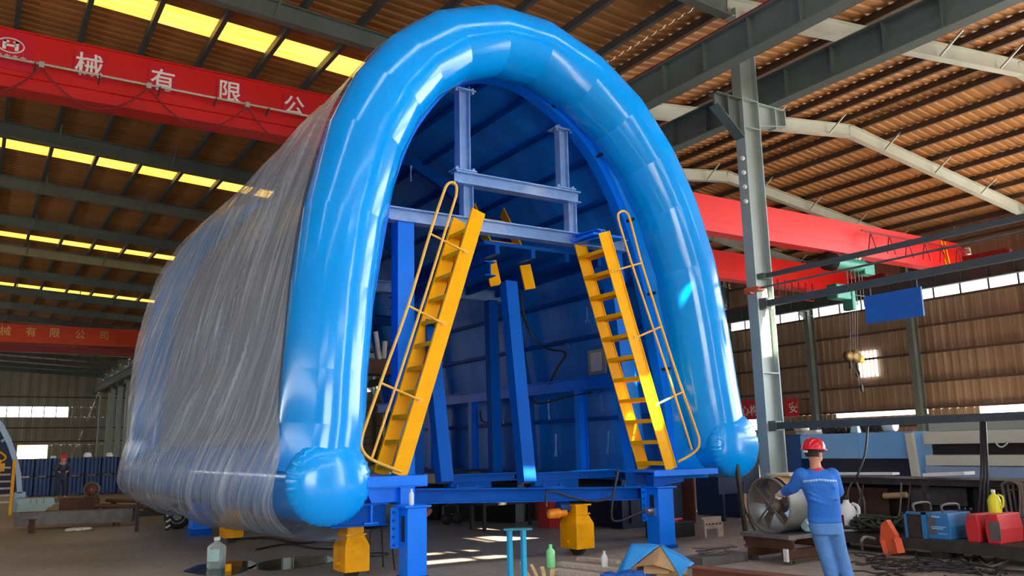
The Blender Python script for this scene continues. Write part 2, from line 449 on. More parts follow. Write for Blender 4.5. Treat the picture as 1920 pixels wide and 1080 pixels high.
def corr_roof(x0, x1, y0, y1):
    m = MB(); ys = []; y = y0
    while y < y1-0.05:
        ys += [(y, 0), (min(y+.16, y1), 0), (min(y+.20, y1), .045), (min(y+.28, y1), .045)]
        y += .32
    ys.append((y1, 0))
    n = len(ys)
    vs = [(x0, a, zroof(x0 if x0 != XV else XV)+h) for a, h in ys]+[(x1, a, zroof(x1)+h) for a, h in ys]
    m.add(vs, [(i, i+1, n+i+1, n+i) for i in range(n-1)])
    return m
def near_roof(x0, x1, y0, y1):
    hs = [h for h in HOLES if h[1] > x0 and h[0] < x1]
    xs = sorted({x0, x1}|{max(x0, min(x1, v)) for h in hs for v in h[:2]}); yy = sorted({y0, y1}|{v for h in hs for v in h[2:] if y0 < v < y1})
    m = MB()
    for i in range(len(xs)-1):
        for j in range(len(yy)-1):
            cx, cy = (xs[i]+xs[i+1])/2, (yy[j]+yy[j+1])/2
            if any(h[0] < cx < h[1] and h[2] < cy < h[3] for h in hs): continue
            m.add([(xs[i], yy[j], zroof(xs[i])), (xs[i+1], yy[j], zroof(xs[i+1])), (xs[i+1], yy[j+1], zroof(xs[i+1])), (xs[i], yy[j+1], zroof(xs[i]))], [(0, 1, 2, 3)])
    return m
def zl(x, left): return 12.37-0.055*abs(x-RL) if left else 13.15-(13.15-11.6)/12.75*abs(x-RR)
for x0, x1, sky in ((XL, RL, True), (RL, XV, True), (XV+.001, RR, False), (RR, XR, False)):
    big = near_roof(x0, x1, YF if sky else -8.5, 7.0)
    y = 7.0
    for a, b in (SKY if sky else []):
        q = corr_roof(x0, x1, y, a); big.add(q.v, q.f); y = b
    q = corr_roof(x0, x1, y, YE); big.add(q.v, q.f)
    struct(big.build('ceiling', M_roof, recalc=False), 'corrugated ochre roof sheets over the hall')
wn = 0
def window(mb, m, label):
    global wn; wn += 1
    return struct(mb.build('window_%d' % wn, m, recalc=False), label)
for a, b in SKY:
    for x0, x1 in ((-12.5, RL-.2), (RL+.2, XV-1.0)):
        q = corr_roof(x0, x1, a, b); window(q, M_sky, 'translucent yellow roof light strip')
    for x0, x1 in ((XL, -12.5), (RL-.2, RL+.2), (XV-1.0, XV)):
        q = corr_roof(x0, x1, a, b); struct(q.build('ceiling', M_roof, recalc=False))

# purlins: one object each, running the length of the hall
def purlin(x, m, z_off=0.0):
    q = MB(); z = zroof(x)-0.11-z_off
    q.bar((x, YF, z), (x, YE, z), 0.075, 0.2); q.bar((x+.05, YF, z-.09), (x+.05, YE, z-.09), 0.06, 0.015)
    o = q.build('roof_purlin', m); struct(o); o['group'] = 'roof purlins'
for i in range(10):
    for s in (-1, 1):
        x = RL+s*(0.6+i*1.42)
        if XL < x < XV: purlin(x, M_steeldk)
for i in range(9):
    for s in (-1, 1):
        x = RR+s*(0.55+i*1.46)
        if XV < x < XR: purlin(x, M_purlin)

# rafters every six metres
def rafter(x0, x1, y, m, braces=True):
    q = MB(); a = Vector((x0, y, zroof(x0)-0.45)); b = Vector((x1, y, zroof(x1)-0.45))
    q.ibeam(a, b, 0.24, 0.46, 0.025)
    if braces:
        n = 4
        for k in range(n):
            c = a.lerp(b, (k+.6)/n)
            q.bar(c+Vector((0, -.05, -.2)), c+Vector((.05, -.75, .32)), .05, .05)
    o = q.build('roof_rafter', m); struct(o); o['group'] = 'roof rafters'
y = 6.0
while y < YE:
    for x0, x1, m in ((XL, RL, M_steel), (RL, XV, M_steel), (XV+.002, RR, M_steellt), (RR, XR, M_steellt)):  # one paint; brighter light of the right bay put into its paler steel
        rafter(x0, x1, y, m)
    y += 6.0

# walls
def corr_wall_x(x, y0, y1, z0, z1, step=0.4):
    m = MB(); ys = []; y = y0
    while y < y1-.01:
        ys += [(y, 0), (min(y+step*.55, y1), 0), (min(y+step*.65, y1), .022), (min(y+step*.9, y1), .022)]; y += step
    ys.append((y1, 0)); n = len(ys)
    vs = [(x-h, a, z0) for a, h in ys]+[(x-h, a, z1) for a, h in ys]
    m.add(vs, [(i, i+1, n+i+1, n+i) for i in range(n-1)]); return m
w = corr_wall_x(XR, 15, YE, 0, 2.3)
LOW = [(15.0, 21.5, 2.3), (24.0, 29.2, 2.78), (33.8, 39.0, 2.3)]
last = 15.0
for a, b, z in LOW+[(YE, YE, 2.3)]:
    if a > last: q = corr_wall_x(XR, last, a, 2.3, 3.0); w.add(q.v, q.f)
    if z > 2.3: q = corr_wall_x(XR, a, b, 2.3, z); w.add(q.v, q.f)
    last = b
for z0, z1 in ((3.0, 8.3), (9.6, 11.6)):
    q = corr_wall_x(XR, 15, YE, z0, z1); w.add(q.v, q.f)
struct(w.build('wall_right', M_wall, recalc=False), 'brown corrugated side wall')
for i in range(9):
    a = 15+i*12.0; b = min(a+12.0, YE)
    q = MB(); q.bb((XR-.02, a+.06, 8.3), (XR+.02, b-.06, 9.6)); window(q, M_pane, 'bright clerestory strip high on the brown side wall')
    q = MB()
    for k in range(9): q.bb((XR-.07, a+.04+k*1.333-.04, 8.3), (XR-.02, a+.04+k*1.333+.04, 9.6))
    struct(q.build('trim_%d' % (i+1), M_steeldk))
for a, b, z in LOW:
    q = MB(); q.bb((XR-.02, a, z), (XR+.02, b, 3.0)); window(q, M_pane, 'bright low strip window in the brown side wall')
for z in (0.9, 2.25, 3.05, 4.3, 5.7, 7.0, 8.25, 9.65, 10.8):
    q = MB(); q.bb((XR-.2, 15, z-.05), (XR-.06, YE, z+.05)); o = q.build('wall_girt', M_purlin); struct(o); o['group'] = 'girts along the side wall'
# a patch of clear corrugated sheet in the side wall
q = MB()
ca, cb = at(1610, 660, 0, XR-.1), at(1645, 705, 0, XR-.1)
for k in range(5):
    yy = ca.y+(cb.y-ca.y)*k/4
    q.bb((XR-.12, yy-.055, cb.z), (XR-.08, yy+.055, ca.z))
window(q, M_pane, 'small barred clear patch in the side wall')
q = MB(); q.bb((XL-.1, YF, 0), (XL, YE, 4.5)); q.bb((XL-.1, YF, 6.0), (XL, YE, 11.6))
struct(q.build('wall_left', M_wall), 'side wall left of the hall')
q = MB(); q.bb((XL-.05, YF, 4.5), (XL-.03, YE, 6.0)); window(q, M_pane, 'strip window of the left side wall')
# front wall behind the camera with its open gate
gx0, gx1, gz = -3.0, 4.5, 5.0
q = MB()
for lo, hi in (((XL, YF-.1, 0), (gx0, YF, 12.4)), ((gx1, YF-.1, 0), (XV, YF, 11.6)), ((gx0, YF-.1, gz), (gx1, YF, 12.4))): q.bb(lo, hi)
struct(q.build('wall_front', M_wall), 'front wall of the left bay with an open gate')
q = MB(); q.bb((XV, -8.6, 0), (27.0, -8.5, 13.0)); q.bb((27.0, -8.6, 6.0), (XR, -8.5, 12.0)); struct(q.build('wall_front', M_wall), 'front wall of the right bay beside its open gate')
for x0, x1 in ((-13, -4), (5.5, 12.5)):
    q = MB(); q.bb((x0, YF+.01, 6.2), (x1, YF+.03, 7.2)); window(q, M_pane, 'strip window in the front wall')
for y in (-5.6, 6.0):  # unseen roof strips, no opening behind; white glow added to light the arch tube
    for x0, x1 in ((-12.5, RL-.2), (RL+.2, XV-1.0)):
        q = MB(); q.add([(x0, y, zroof(x0)-.02), (x1, y, zroof(x1)-.02), (x1, y+.9, zroof(x1)-.02), (x0, y+.9, zroof(x0)-.02)], [(0, 1, 2, 3)]); window(q, M_roofglow, 'unseen white glowing roof strip added over the near end')
# end wall, far away
zt = 13.2
def endw(x0, x1, z0, z1):
    m = MB(); xs = []; x = x0
    while x < x1-.01:
        xs += [(x, 0), (min(x+.4, x1), 0), (min(x+.5, x1), .06), (min(x+.8, x1), .06)]; x += 1.0
    xs.append((x1, 0)); n = len(xs)
    m.add([(a, YE-h, z0) for a, h in xs]+[(a, YE-h, z1) for a, h in xs], [(i, i+1, n+i+1, n+i) for i in range(n-1)]); return m
wa, wb = at(-60, 762, 1, YE), at(127, 782, 1, YE)
da, db = at(33, 835, 1, YE), at(86, 880, 1, YE)
m = MB()
for x0, x1, z0, z1 in ((XL, XR, wa.z, zt), (XL, wa.x, wb.z, wa.z), (wb.x, XR, wb.z, wa.z), (XL, XR, da.z, wb.z), (XL, da.x, 0, da.z), (db.x, XR, 0, da.z)):
    q = endw(x0, x1, z0, z1); m.add(q.v, q.f)
struct(m.build('wall_back', M_endwall, recalc=False), 'grey corrugated end wall far down the hall')
q = MB(); q.bb((wa.x, YE-.02, wb.z), (wb.x, YE+.02, wa.z)); window(q, M_pane, 'bright strip window in the far end wall')
q = MB()
for k in range(1, 8):
    x = wa.x+(wb.x-wa.x)*k/8; q.bb((x-.05, YE-.1, wb.z), (x+.05, YE-.03, wa.z))
struct(q.build('trim_20', M_steeldk))
q = MB(); q.bb((da.x, YE-.02, 0), (db.x, YE+.02, da.z)); struct(q.build('door_1', M_outside, recalc=False), 'bright open doorway in the far end wall')
for z in (1.2, 3.4, 5.0, 8.6):
    q = MB(); q.bb((XL, YE-.22, z-.07), (da.x-.2 if z < 3.2 else XR, YE-.08, z+.07)); o = q.build('wall_girt', M_purlin); struct(o)
q = MB(); q.bb((db.x, YE-.22, 1.1), (XR, YE-.08, 1.24)); struct(q.build('wall_girt', M_purlin))
# pale drain pipes beside the far end wall
for px in (180, 196):
    a = at(px, 868, 1, YE-4); q = MB(); q.cyl((a.x, YE-4, 0), (a.x, YE-4, 9.0), 0.12, 10)
    struct(q.build('trim_%d' % (21+px % 2), M_steellt))

# columns between the bays
def column_mesh(x, y, h, w=0.52, d=0.26):
    q = MB()
    q.bb((x-w/2, y-d/2, 0), (x-w/2+.03, y+d/2, h)); q.bb((x+w/2-.03, y-d/2, 0), (x+w/2, y+d/2, h))
    q.bb((x-w/2+.03, y-.012, 0), (x+w/2-.03, y+.012, h)); q.bb((x-w/2-.06, y-d/2-.06, 0), (x+w/2+.06, y+d/2+.06, .04))
    for z in (3.0, 8.35, 9.0): q.bb((x-w/2+.03, y-d/2, z-.012), (x+w/2-.03, y+d/2, z+.012))
    return q
XC = 13.88
near = thing('steel_column', 'grey steel H column between the bays, beside the arch and hanging blue board', 'column', (XC, 12, 0))
column_mesh(XC, 12.0, 11.15).build('shaft', M_column, near)
q = MB(); q.prism([(XC-.26, 8.1), (XC-.26, 8.98), (XC-1.0, 8.98), (XC-1.0, 8.72)], 1, 11.98, 12.02)
q.bb((XC-1.03, 11.87, 8.96), (XC-.26, 12.13, 8.99)); q.bar((XC-1.01, 12, 8.72), (XC-.26, 12, 8.1), .26, .025, (0, 0, 1))
q.bb((XC-.7, 11.88, 8.45), (XC-.67, 12.12, 8.97)); q.build('bracket', M_steel, near)
q = MB(); q.prism([(XC+.26, 8.45), (XC+.26, 8.98), (XC+1.14, 8.98), (XC+1.14, 8.6)], 1, 11.98, 12.02)
q.bb((XC+.26, 11.87, 8.96), (XC+1.14, 12.13, 8.99)); q.bb((XC+1.11, 11.87, 8.6), (XC+1.14, 12.13, 8.98)); q.bb((XC+.8, 11.88, 8.5), (XC+.83, 12.12, 8.97))
q.bar((XC+.26, 12, 8.45), (XC+1.14, 12, 8.6), .26, .025); q.build('bracket', M_column, near)
q = MB()
for k in range(4): q.ball((XC-.36, 11.9, 7.6-k*.32), .055, 8)
q.build('insulator', M_white, near)
y = 18.0; k = 0
while y < YE-2:
    c = struct(column_mesh(XV, y, 11.1).build('steel_column', M_column)); c['group'] = 'columns between the two bays'; y += 6.0
y = 18.0
while y < YE-2:
    q = column_mesh(XR-.6, y, 11.4, .5, .3)
    q.prism([(XR-.85, 8.1), (XR-.85, 8.6), (XR-1.35, 8.6), (XR-1.35, 8.45)], 1, y-.02, y+.02); q.bb((XR-1.35, y-.15, 8.58), (XR-.85, y+.15, 8.61))
    c = struct(q.build('steel_column', M_steel)); c['group'] = 'columns along the side wall'; y += 6.0
for y in (72.0, 84.0, 96.0, 108.0): pass

# runway beams for the cranes
def runway(x, z0, h, m, rail=True):
    q = MB(); q.ibeam((x, YF, z0+h/2), (x, YE, z0+h/2), .32, h, .03)
    y = YF+.6
    while y < 60:
        for s in (-1, 1): q.bb((x+s*.02-.005, y-.012, z0+.04), (x+s*.14+.005, y+.012, z0+h-.04)) if s > 0 else q.bb((x-.145, y-.012, z0+.04), (x-.02, y+.012, z0+h-.04))
        y += 1.2
    o = struct(q.build('runway_beam', m), 'grey crane runway beam'); 
    if rail:
        q = MB(); q.bb((x-.17, YF, z0+h), (x+.17, YE, z0+h+.03)); q.bb((x-.04, YF, z0+h+.03), (x+.04, YE, z0+h+.12)); q.build('rail', M_darkred, o)
runway(12.15, 9.0, .72, M_steel); runway(14.62, 9.0, .72, M_steel, False); runway(XR-1.1, 8.62, .72, M_steeldk)

# cable trays and conductor bars fixed to the near column, running towards the camera
def traybar(z, r, name, label, w=None, x=13.9):
    q = MB()
    if w: q.bar((x, 11.86, z), (x, 1.5, z), w[0], w[1])
    else: q.cyl((x, 11.86, z), (x, 1.5, z), r, 10)
    o = q.build(name, M_steeldk if w else M_dullsteel); tag(o, label, 'bar'); return o
traybar(5.04, .04, 'conductor_bar', 'topmost of the grey bars running from the near column, passing just above the green hoist', (.08, .1))
traybar(4.71, .022, 'conductor_bar', 'thin pipe with an orange end clamp running from the near column', None, 13.45)
b3 = traybar(4.45, .05, 'cable_tray', 'thick dark tray carrying the hanging blue board, running from the near column', (.12, .13))
traybar(1.92, .05, 'cable_tray', 'low dark bar at shoulder height right of the column, cables hanging from it', (.14, .13))
q = MB(); q.bb((13.39, 11.85, 4.63), (13.51, 12.0, 4.76)); q.bb((13.35, 11.6, 4.66), (13.55, 11.9, 4.74)); o = q.build('end_clamp', M_orangeplastic)
o.parent = [x for x in COL.objects if x.name == 'conductor_bar.001'][0]; o.location = o.location-o.parent.location
for z, h in ((4.45, .24), (5.04, .12), (1.92, .2)):
    q = MB(); q.bb((13.8, 11.8, z-h/2), (14.0, 11.99, z+h/2)); q.build('bracket', M_steel, near)
bt, bm_ = at(1625, 555, 0, 13.9), at(1733, 590, 0, 13.9)
t = thing('hanging_board', 'flat blue board hanging from the thick dark tray right of the column', 'board', (13.9, (bt.y+bm_.y)/2, 3.7))
q = MB(); q.bb((13.88, bm_.y, 3.71), (13.92, bt.y+.05, 4.23)); q.build('panel', M_boxblue, t)
for yy in (bm_.y+.08, bt.y-.08):
    q = MB(); q.cyl((13.9, yy, 4.22), (13.9, yy, 4.385), .012, 8); q.build('hanger', M_steeldk, t)

# ---------------------------------------------------------------- overhead cranes
def box_girder(m, x0, x1, y, z0, z1, w):
    m.bb((x0, y-w/2, z0+.03), (x1, y+w/2, z1-.03))
    m.bb((x0, y-w/2-.06, z1-.03), (x1, y+w/2+.06, z1)); m.bb((x0, y-w/2-.06, z0), (x1, y+w/2+.06, z0+.03))
def letters(par, specs, Y, m, thick=.012):
    for ch, px, py, size in specs:
        c = at(px, py, 1, Y)
        g = glyph(ch, size, thick, lambda x, z, d: Vector((c.x+x, Y-d, c.z+z)))
        if g.v: g.build('letter', m, par)
t = thing('overhead_crane', 'red overhead crane girder with white characters, left of the arch', 'crane', (-.5, 20, 9.3))
q = MB(); box_girder(q, -13.2, 11.9, 20.0, 9.3, 10.62, .46); q.build('girder', M_red, t, recalc=True)
q = MB(); q.bb((-13.2, 19.69, 9.58), (11.9, 19.77, 9.62)); q.build('stiffener', M_red, t)
for x in (-13.3, 12.15):
    q = MB(); q.bb((x-.2, 17.9, 9.86), (x+.2, 22.1, 10.3))
    q.build('end_carriage', M_red, t)
Yc = 19.76
for px, py, w, h in ((22, 92, .84, .92), (168, 125, .62, .62), (305, 150, .62, .6), (432, 172, .62, .56), (553, 200, .6, .56)):
    c = at(px, py, 1, Yc); q = MB(); q.bb((c.x-w/2, Yc-.012, c.z-h/2), (c.x+w/2, Yc+.01, c.z+h/2)); q.build('sign_panel', M_signred, t)
letters(t, [('械', 167, 122, .58), ('有', 305, 150, .56), ('限', 432, 172, .56), ('公', 552, 198, .54)], Yc-.014, M_glyph)
c = at(20, 85, 1, Yc-.02); q = MB()
q.tube([(c.x+.25*math.cos(2*PI*k/28), c.y, c.z+.16*math.sin(2*PI*k/28)) for k in range(28)], .015, 6, closed=True)
for s in (-1, 1):
    q.bb((c.x+s*.115-.035, c.y-.01, c.z-.1), (c.x+s*.115+.035, c.y+.01, c.z+.1)); q.bb((c.x+s*.09-.05, c.y-.01, c.z+.06), (c.x+s*.09+.06, c.y+.01, c.z+.1))
q.bb((c.x-.1, c.y-.01, c.z-.025), (c.x+.1, c.y+.01, c.z+.02)); q.build('logo', M_glyph, t)
c = at(17, 106, 1, Yc-.02)
for k in range(4):
    q = MB(); x = c.x-.24+k*.15
    q.bb((x, c.y-.008, c.z-.045), (x+.1, c.y, c.z-.025)); q.bb((x+.04, c.y-.008, c.z-.05), (x+.06, c.y, c.z+.05)); q.bb((x, c.y-.008, c.z+.01), (x+.1, c.y, c.z+.03)); q.bb((x+.08, c.y-.008, c.z-.03), (x+.1, c.y, c.z+.04))
    q.build('letter', M_glyph, t)
zc = at(78, 120, 1, 19.55).z
q = MB(); q.cyl((-13, 19.55, zc), (11.8, 19.55, zc), .028, 8); q.build('conductor_tube', M_board, t)
nodes = [at(px, 120, 1, 19.52).x for px in (-110, 78, 282, 467, 600, 720, 830)]
for k, x in enumerate(nodes):
    q = MB(); q.bb((x-.05, 19.48, zc-.1), (x+.05, 19.6, zc+.03)); q.build('cable_trolley', M_steellt, t)
    if k+1 < len(nodes):
        q = MB(); q.tube(sag((x, 19.5, zc-.08), (nodes[k+1], 19.5, zc-.08), .72, 16), .02, 6); q.build('festoon_cable', M_darkred, t)
for k in range(10):
    x = -2+k*1.25; q = MB(); q.bar((x, 19.77, zc-.12), (x, 19.5, zc-.02), .03, .04); q.build('tube_bracket', M_steeldk, t)

t = thing('overhead_crane', 'orange-red overhead crane spanning the far end of the hall', 'crane', (-.5, 70, 9.3))
q = MB(); box_girder(q, -13.2, 11.9, 70.0, at(0, 642, 1, 70).z, at(0, 607, 1, 70).z, .6); q.build('girder', M_orange, t)
q = MB(); q.bb((-13.2, 71.4, at(0, 657, 1, 71).z), (11.9, 71.8, at(0, 644, 1, 71).z)); q.build('walkway_beam', M_darkred, t)
for x in (-13.3, 12.15): q = MB(); q.bb((x-.25, 67.5, 9.86), (x+.25, 73.5, 10.5)); q.build('end_carriage', M_orange, t)
letters(t, [('械', 10, 620, .72), ('有', 58, 622, .72), ('限', 103, 624, .72), ('公', 150, 627, .72), ('司', 195, 629, .70)], 69.66, M_glyph2, .03)

def red_crane(y, label, zt, zb, xend):
    t = thing('overhead_crane', label, 'crane', (26, y, zb))
    q = MB()
    q.prism([(14.2, zb), (xend-1.5, zb), (xend-.1, zb+.55), (xend, zb+.8), (xend-.15, zt-.35), (xend-.9, zt), (14.2, zt)], 1, y-.25, y+.25)
    q.build('girder', M_red2, t)
    q = MB(); q.bb((14.2, y-.31, zb-.0), (xend-1.5, y-.25, zb+.035)); q.bb((14.2, y-.27, zb+.42), (xend-1.2, y-.25, zb+.45)); q.build('flange', M_red2, t)
    for x in (14.62, XR-1.1):
        q = MB(); q.bb((x-.2, y-2.2, 9.78 if x < 20 else 9.36), (x+.2, y+2.2, 10.15 if x < 20 else 9.75))
        for s in (-1, 1): q.bb((x-.15, y+s*2.2-.12, 9.8 if x < 20 else 9.42), (x+.15, y+s*2.2+.12, 10.05 if x < 20 else 9.7))
        q.build('end_carriage', M_darkred, t)
    return t
t = red_crane(21.0, 'red overhead crane in the right bay carrying the green hoist, nearer of two', 10.35, 9.0, 38.3)
q = MB()
zA, zB = 9.15, 9.95
q.cyl((29.8, 20.35, zB), (37.4, 20.35, zB), .03, 6); q.cyl((29.8, 20.2, zB-.12), (37.4, 20.2, zB-.12), .02, 6)
for k in range(6):
    x = 30.4+k*1.25; q.tube([(x, 20.35, zB), (x-.28, 20.32, zA)], .028, 6); q.tube([(x, 20.35, zB), (x+.3, 20.32, zA)], .028, 6)
q.build('walkway_rail', M_darkred, t)
for k in range(2):
    q = MB(); q.bar((36.1+k*.28, 20.72, 10.3), (36.3+k*.28, 20.72, 9.2), .08, .02, (0, 1, 0)); q.build('warning_stripe', M_yellow, t)
q = MB(); q.box((38.15, 20.7, 10.05), (.35, .2, .3), .3); q.build('end_lamp', M_cream, t)
t2 = red_crane(27.0, 'red overhead crane in the right bay, farther one behind the green hoist', 10.3, 9.0, 38.3)
q = MB()
for k in range(8): q.bb((30.8+k*.5, 26.4, 8.3), (30.84+k*.5, 26.44, 9.2))
q.bb((30.8, 26.4, 8.7), (34.3, 26.44, 8.74)); q.bb((30.8, 26.4, 8.3), (34.3, 26.44, 8.34)); q.build('walkway_rail', M_darkred, t2)

# hoist hanging from the nearer red crane
hx, hy = at(1590, 495, 1, 21).x, 21.0
t = thing('wire_rope_hoist', 'green wire rope hoist hanging under the nearer red crane', 'hoist', (hx, hy, 8.2))
q = MB(); q.cyl((hx-1.0, 20.9, 8.62), (hx+.75, 20.9, 8.62), .26, 18); q.build('drum', M_green, t)
q = MB(); q.lathe([(.12, 0), (.3, .05), (.34, .3), (.3, .55), (.1, .6)], (hx-1.6, 20.9, 8.62), 18, (1, 0, 0))
for k in range(10): q.lathe([(.345, 0), (.37, .01), (.345, .02)], (hx-1.5+k*.04, 20.9, 8.62), 18, (1, 0, 0))
q.build('motor', M_grime, t)
q = MB(); q.box((hx+.95, 20.9, 8.5), (.7, .45, .5)); q.build('gearbox', M_green, t, bevel=.05)
q = MB(); q.bb((hx-.5, 20.75, 8.8), (hx+.5, 21.05, 8.9))
for x in (-.4, .4):
    for s in (-1, 1): q.cyl((hx+x, 21+s*.1, 9.02), (hx+x, 21+s*.3, 8.88), .09, 12)
q.build('trolley', M_steellt, t)
q = MB(); q.box((hx-.9, 20.9, 7.4), (.9, .5, .6)); q.box((hx-.3, 20.9, 7.15), (.25, .5, .9)); q.build('lower_motor', M_green, t, bevel=.06)
q = MB()
for x in (-.35, -.1, .15, .4, .6): q.cyl((hx+x, 20.85, 6.9), (hx+x, 20.85, 8.4), .02, 6)
for z in (7.0, 7.35, 7.7): q.cyl((hx-.4, 20.85, z), (hx+.75, 20.85, z), .02, 6)
q.build('guide_frame', M_steel, t)
q = MB(); q.ball((hx+.75, 20.8, 7.15), .16, 12); q.build('limit_weight', M_cream, t)
hb = at(1602, 668, 1, 20.85)
q = MB()
for k in range(4): q.cyl((hx-.35+k*.17, 20.85, 7.0), (hb.x-.22+k*.14, 20.85, hb.z+.1), .012, 6)
q.build('wire_rope', M_dullsteel, t)
q = MB()
for dx, r in ((-.42, .2), (0, .26), (.1, .22)): q.lathe([(r*.3, -.08), (r, -.06), (r*.8, 0), (r, .06), (r*.3, .08)], (hb.x+dx, 20.85+.05*dx, hb.z), 16, (.3, 1, 0))
hk = q.build('sheave_block', mat('worn_brass_sheave', (120, 92, 44), 0.5, .5, .3), t)
q = MB(); q.box((hb.x+.35, 20.85, hb.z-.1), (.3, .2, .3)); q.build('block_cheek', M_wheelyellow, hk, bevel=.04)
q = MB(); q.tube([(hb.x-.3, 20.85, hb.z-.15), (hb.x-.3, 20.85, hb.z-.5)], .06, 8); q.tube(smooth_path([(hb.x+.1, 20.85, hb.z-.2), (hb.x+.1, 20.85, hb.z-.5), (hb.x+.2, 20.85, hb.z-.65), (hb.x+.1, 20.85, hb.z-.8), (hb.x, 20.85, hb.z-.68)], 4), .045, 8); q.build('hook', M_grime, hk)
q = MB(); q.cyl((hb.x+.15, 20.8, hb.z-.6), (hb.x+.2, 20.8, 3.7), .015, 6); q.build('pendant_cable', M_cable, t)
q = MB(); q.box((hb.x+.2, 20.8, 3.6), (.1, .09, .25)); q.build('pendant_control', M_grime, t)

# banners on the side wall
XB = XR-1.15
XG = XR-.03
def banner(px0, px1, py0, py1, words, label, cat):
    a = at(px0, py0, 0, XB); b = at(px1, py1, 0, XB)
    t = thing('slogan_banner', label, cat, (XB, (a.y+b.y)/2, min(a.z, b.z)))
    q = MB(); q.bb((XB-.01, min(a.y, b.y), min(a.z, b.z)), (XB+.01, max(a.y, b.y), max(a.z, b.z))); q.build('banner_cloth', M_signred, t)
    for yy in (a.y, b.y):
        q = MB(); q.bb((XB, yy-.03, max(a.z, b.z)-.06), (XG, yy+.03, max(a.z, b.z))); q.build('hanger', M_steeldk, t)
    for ch, px, py, size in words:
        c = at(px, py, 0, XB-.02)
        g = glyph(ch, size, .012, lambda x, z, d: Vector((XB-.02-d, c.y-x, c.z+z)))
        if g.v: g.build('letter', M_glyph, t)
banner(1386, 1424, 752, 786, [('心', 1397, 770, .62), ('构', 1413, 769, .62)], 'red slogan banner on the side wall between the arch and the column', 'banner')
banner(1470, 1498, 748, 780, [('安', 1487, 764, .62)], 'red slogan banner with one character just right of the column', 'banner')

# ================================================================ THE INFLATABLE ARCH AND ITS TROLLEY
YA, YB = 10.8, 23.0
C = [(3.80, 1.30), (3.88, 1.92), (3.91, 2.62), (3.99, 3.76), (4.13, 4.79), (4.42, 5.95), (4.77, 6.70), (5.20, 7.27), (5.80, 7.76), (6.59, 8.06), (7.45, 8.06), (8.38, 7.73), (9.12, 7.22), (9.72, 6.52), (10.17, 5.72), (10.54, 4.67), (10.72, 3.67), (10.88, 2.54), (11.02, 1.60)]
TR = 0.56
def normals(P):
    out = []
    for i in range(len(P)):
        a = Vector(P[max(i-1, 0)]); b = Vector(P[min(i+1, len(P)-1)]); t = (b-a).normalized(); out.append(Vector((-t[1], t[0])))
    return out      # outward for a left-to-right arch
def offset(P, d):
    return [Vector(p)+n*d for p, n in zip(P, normals(P))]
def arch_tube(Y, r, ns=36):
    m = MB(); k = len(C)
    tang = [(Vector(C[i+1])-Vector(C[i])).normalized() for i in range(k-1)]
    rings = []
    for i in range(k):
        t0 = tang[max(i-1, 0)]; t1 = tang[min(i, k-2)]; t = (t0+t1).normalized(); n = Vector((-t[1], t[0])); cs = max(.6, t.dot(t1))
        rings.append((Vector(C[i]), n/cs))
    for i in range(k-1):
        vs = []; NS = 5
        for q in range(NS+1):
            u = q/NS; c = rings[i][0].lerp(rings[i+1][0], u); n = rings[i][1].lerp(rings[i+1][1], u)
            rr = r*(1+.008*math.sin(PI*u))
            for j in range(ns):
                a = 2*PI*j/ns
                p = c+n*(rr*math.cos(a)); vs.append(Vector((p[0], Y+rr*math.sin(a), p[1])))
        fs = [(q*ns+j, q*ns+(j+1) % ns, (q+1)*ns+(j+1) % ns, (q+1)*ns+j) for q in range(NS) for j in range(ns)]
        m.add(vs, fs, True)
    return m
t = thing('inflatable_arch', 'glossy blue inflated tube arch with round end cushions, wrapped around the tunnel trolley', 'inflatable', (7.45, 10.8, 1.2))
arch_tube(YA, TR).build('arch_tube', M_pvc, t)
arch_tube(YB, TR).build('arch_tube', M_pvc, t)
def base_tube(x, z, y0, y1, r, par):
    m = MB(); ns = 48; NY = 14
    vs = []
    for q in range(NY+1):
        y = y0+(y1-y0)*q/NY
        for j in range(ns):
            a = 2*PI*j/ns; rr = r*(1.0 if q else .985)
            vs.append((x+rr*math.cos(a), y, z+rr*math.sin(a)))
    m.add(vs, [(q*ns+j, q*ns+(j+1) % ns, (q+1)*ns+(j+1) % ns, (q+1)*ns+j) for q in range(NY) for j in range(ns)], True)
    b = m.build('base_tube', M_pvc, par)
    m = MB(); ns = 160; NR = 22
    rnd = random.Random(3); ph = [rnd.uniform(0, 6) for _ in range(6)]
    def cap(side):
        vs = []
        for i in range(NR+1):
            u = i/NR; rad = r*math.sin(u*PI/2)**.85
            for j in range(ns):
                a = 2*PI*j/ns
                w = max(0, (u-.55)/.45)
                pk = (math.sin(34*a+ph[0]+2*math.sin(3*a+ph[1]))+.6*math.sin(57*a+ph[2]))*.009*w*(1-.6*w**4)
                dome = .24*math.cos(u*PI/2)**.8
                yy = (y0-dome-pk) if side < 0 else (y1+dome)
                vs.append((x+(rad+pk*.8)*math.cos(a), yy, z+(rad+pk*.8)*math.sin(a)))
        m.add(vs, [(i*ns+j, i*ns+(j+1) % ns, (i+1)*ns+(j+1) % ns, (i+1)*ns+j) for i in range(NR) for j in range(ns)], True)
    cap(-1); m.build('end_cap', M_pvc_cap, b)
base_tube(3.84, 1.22, 10.42, YB+.5, .55, t)
base_tube(11.07, 1.56, 10.42, YB+.5, .55, t)

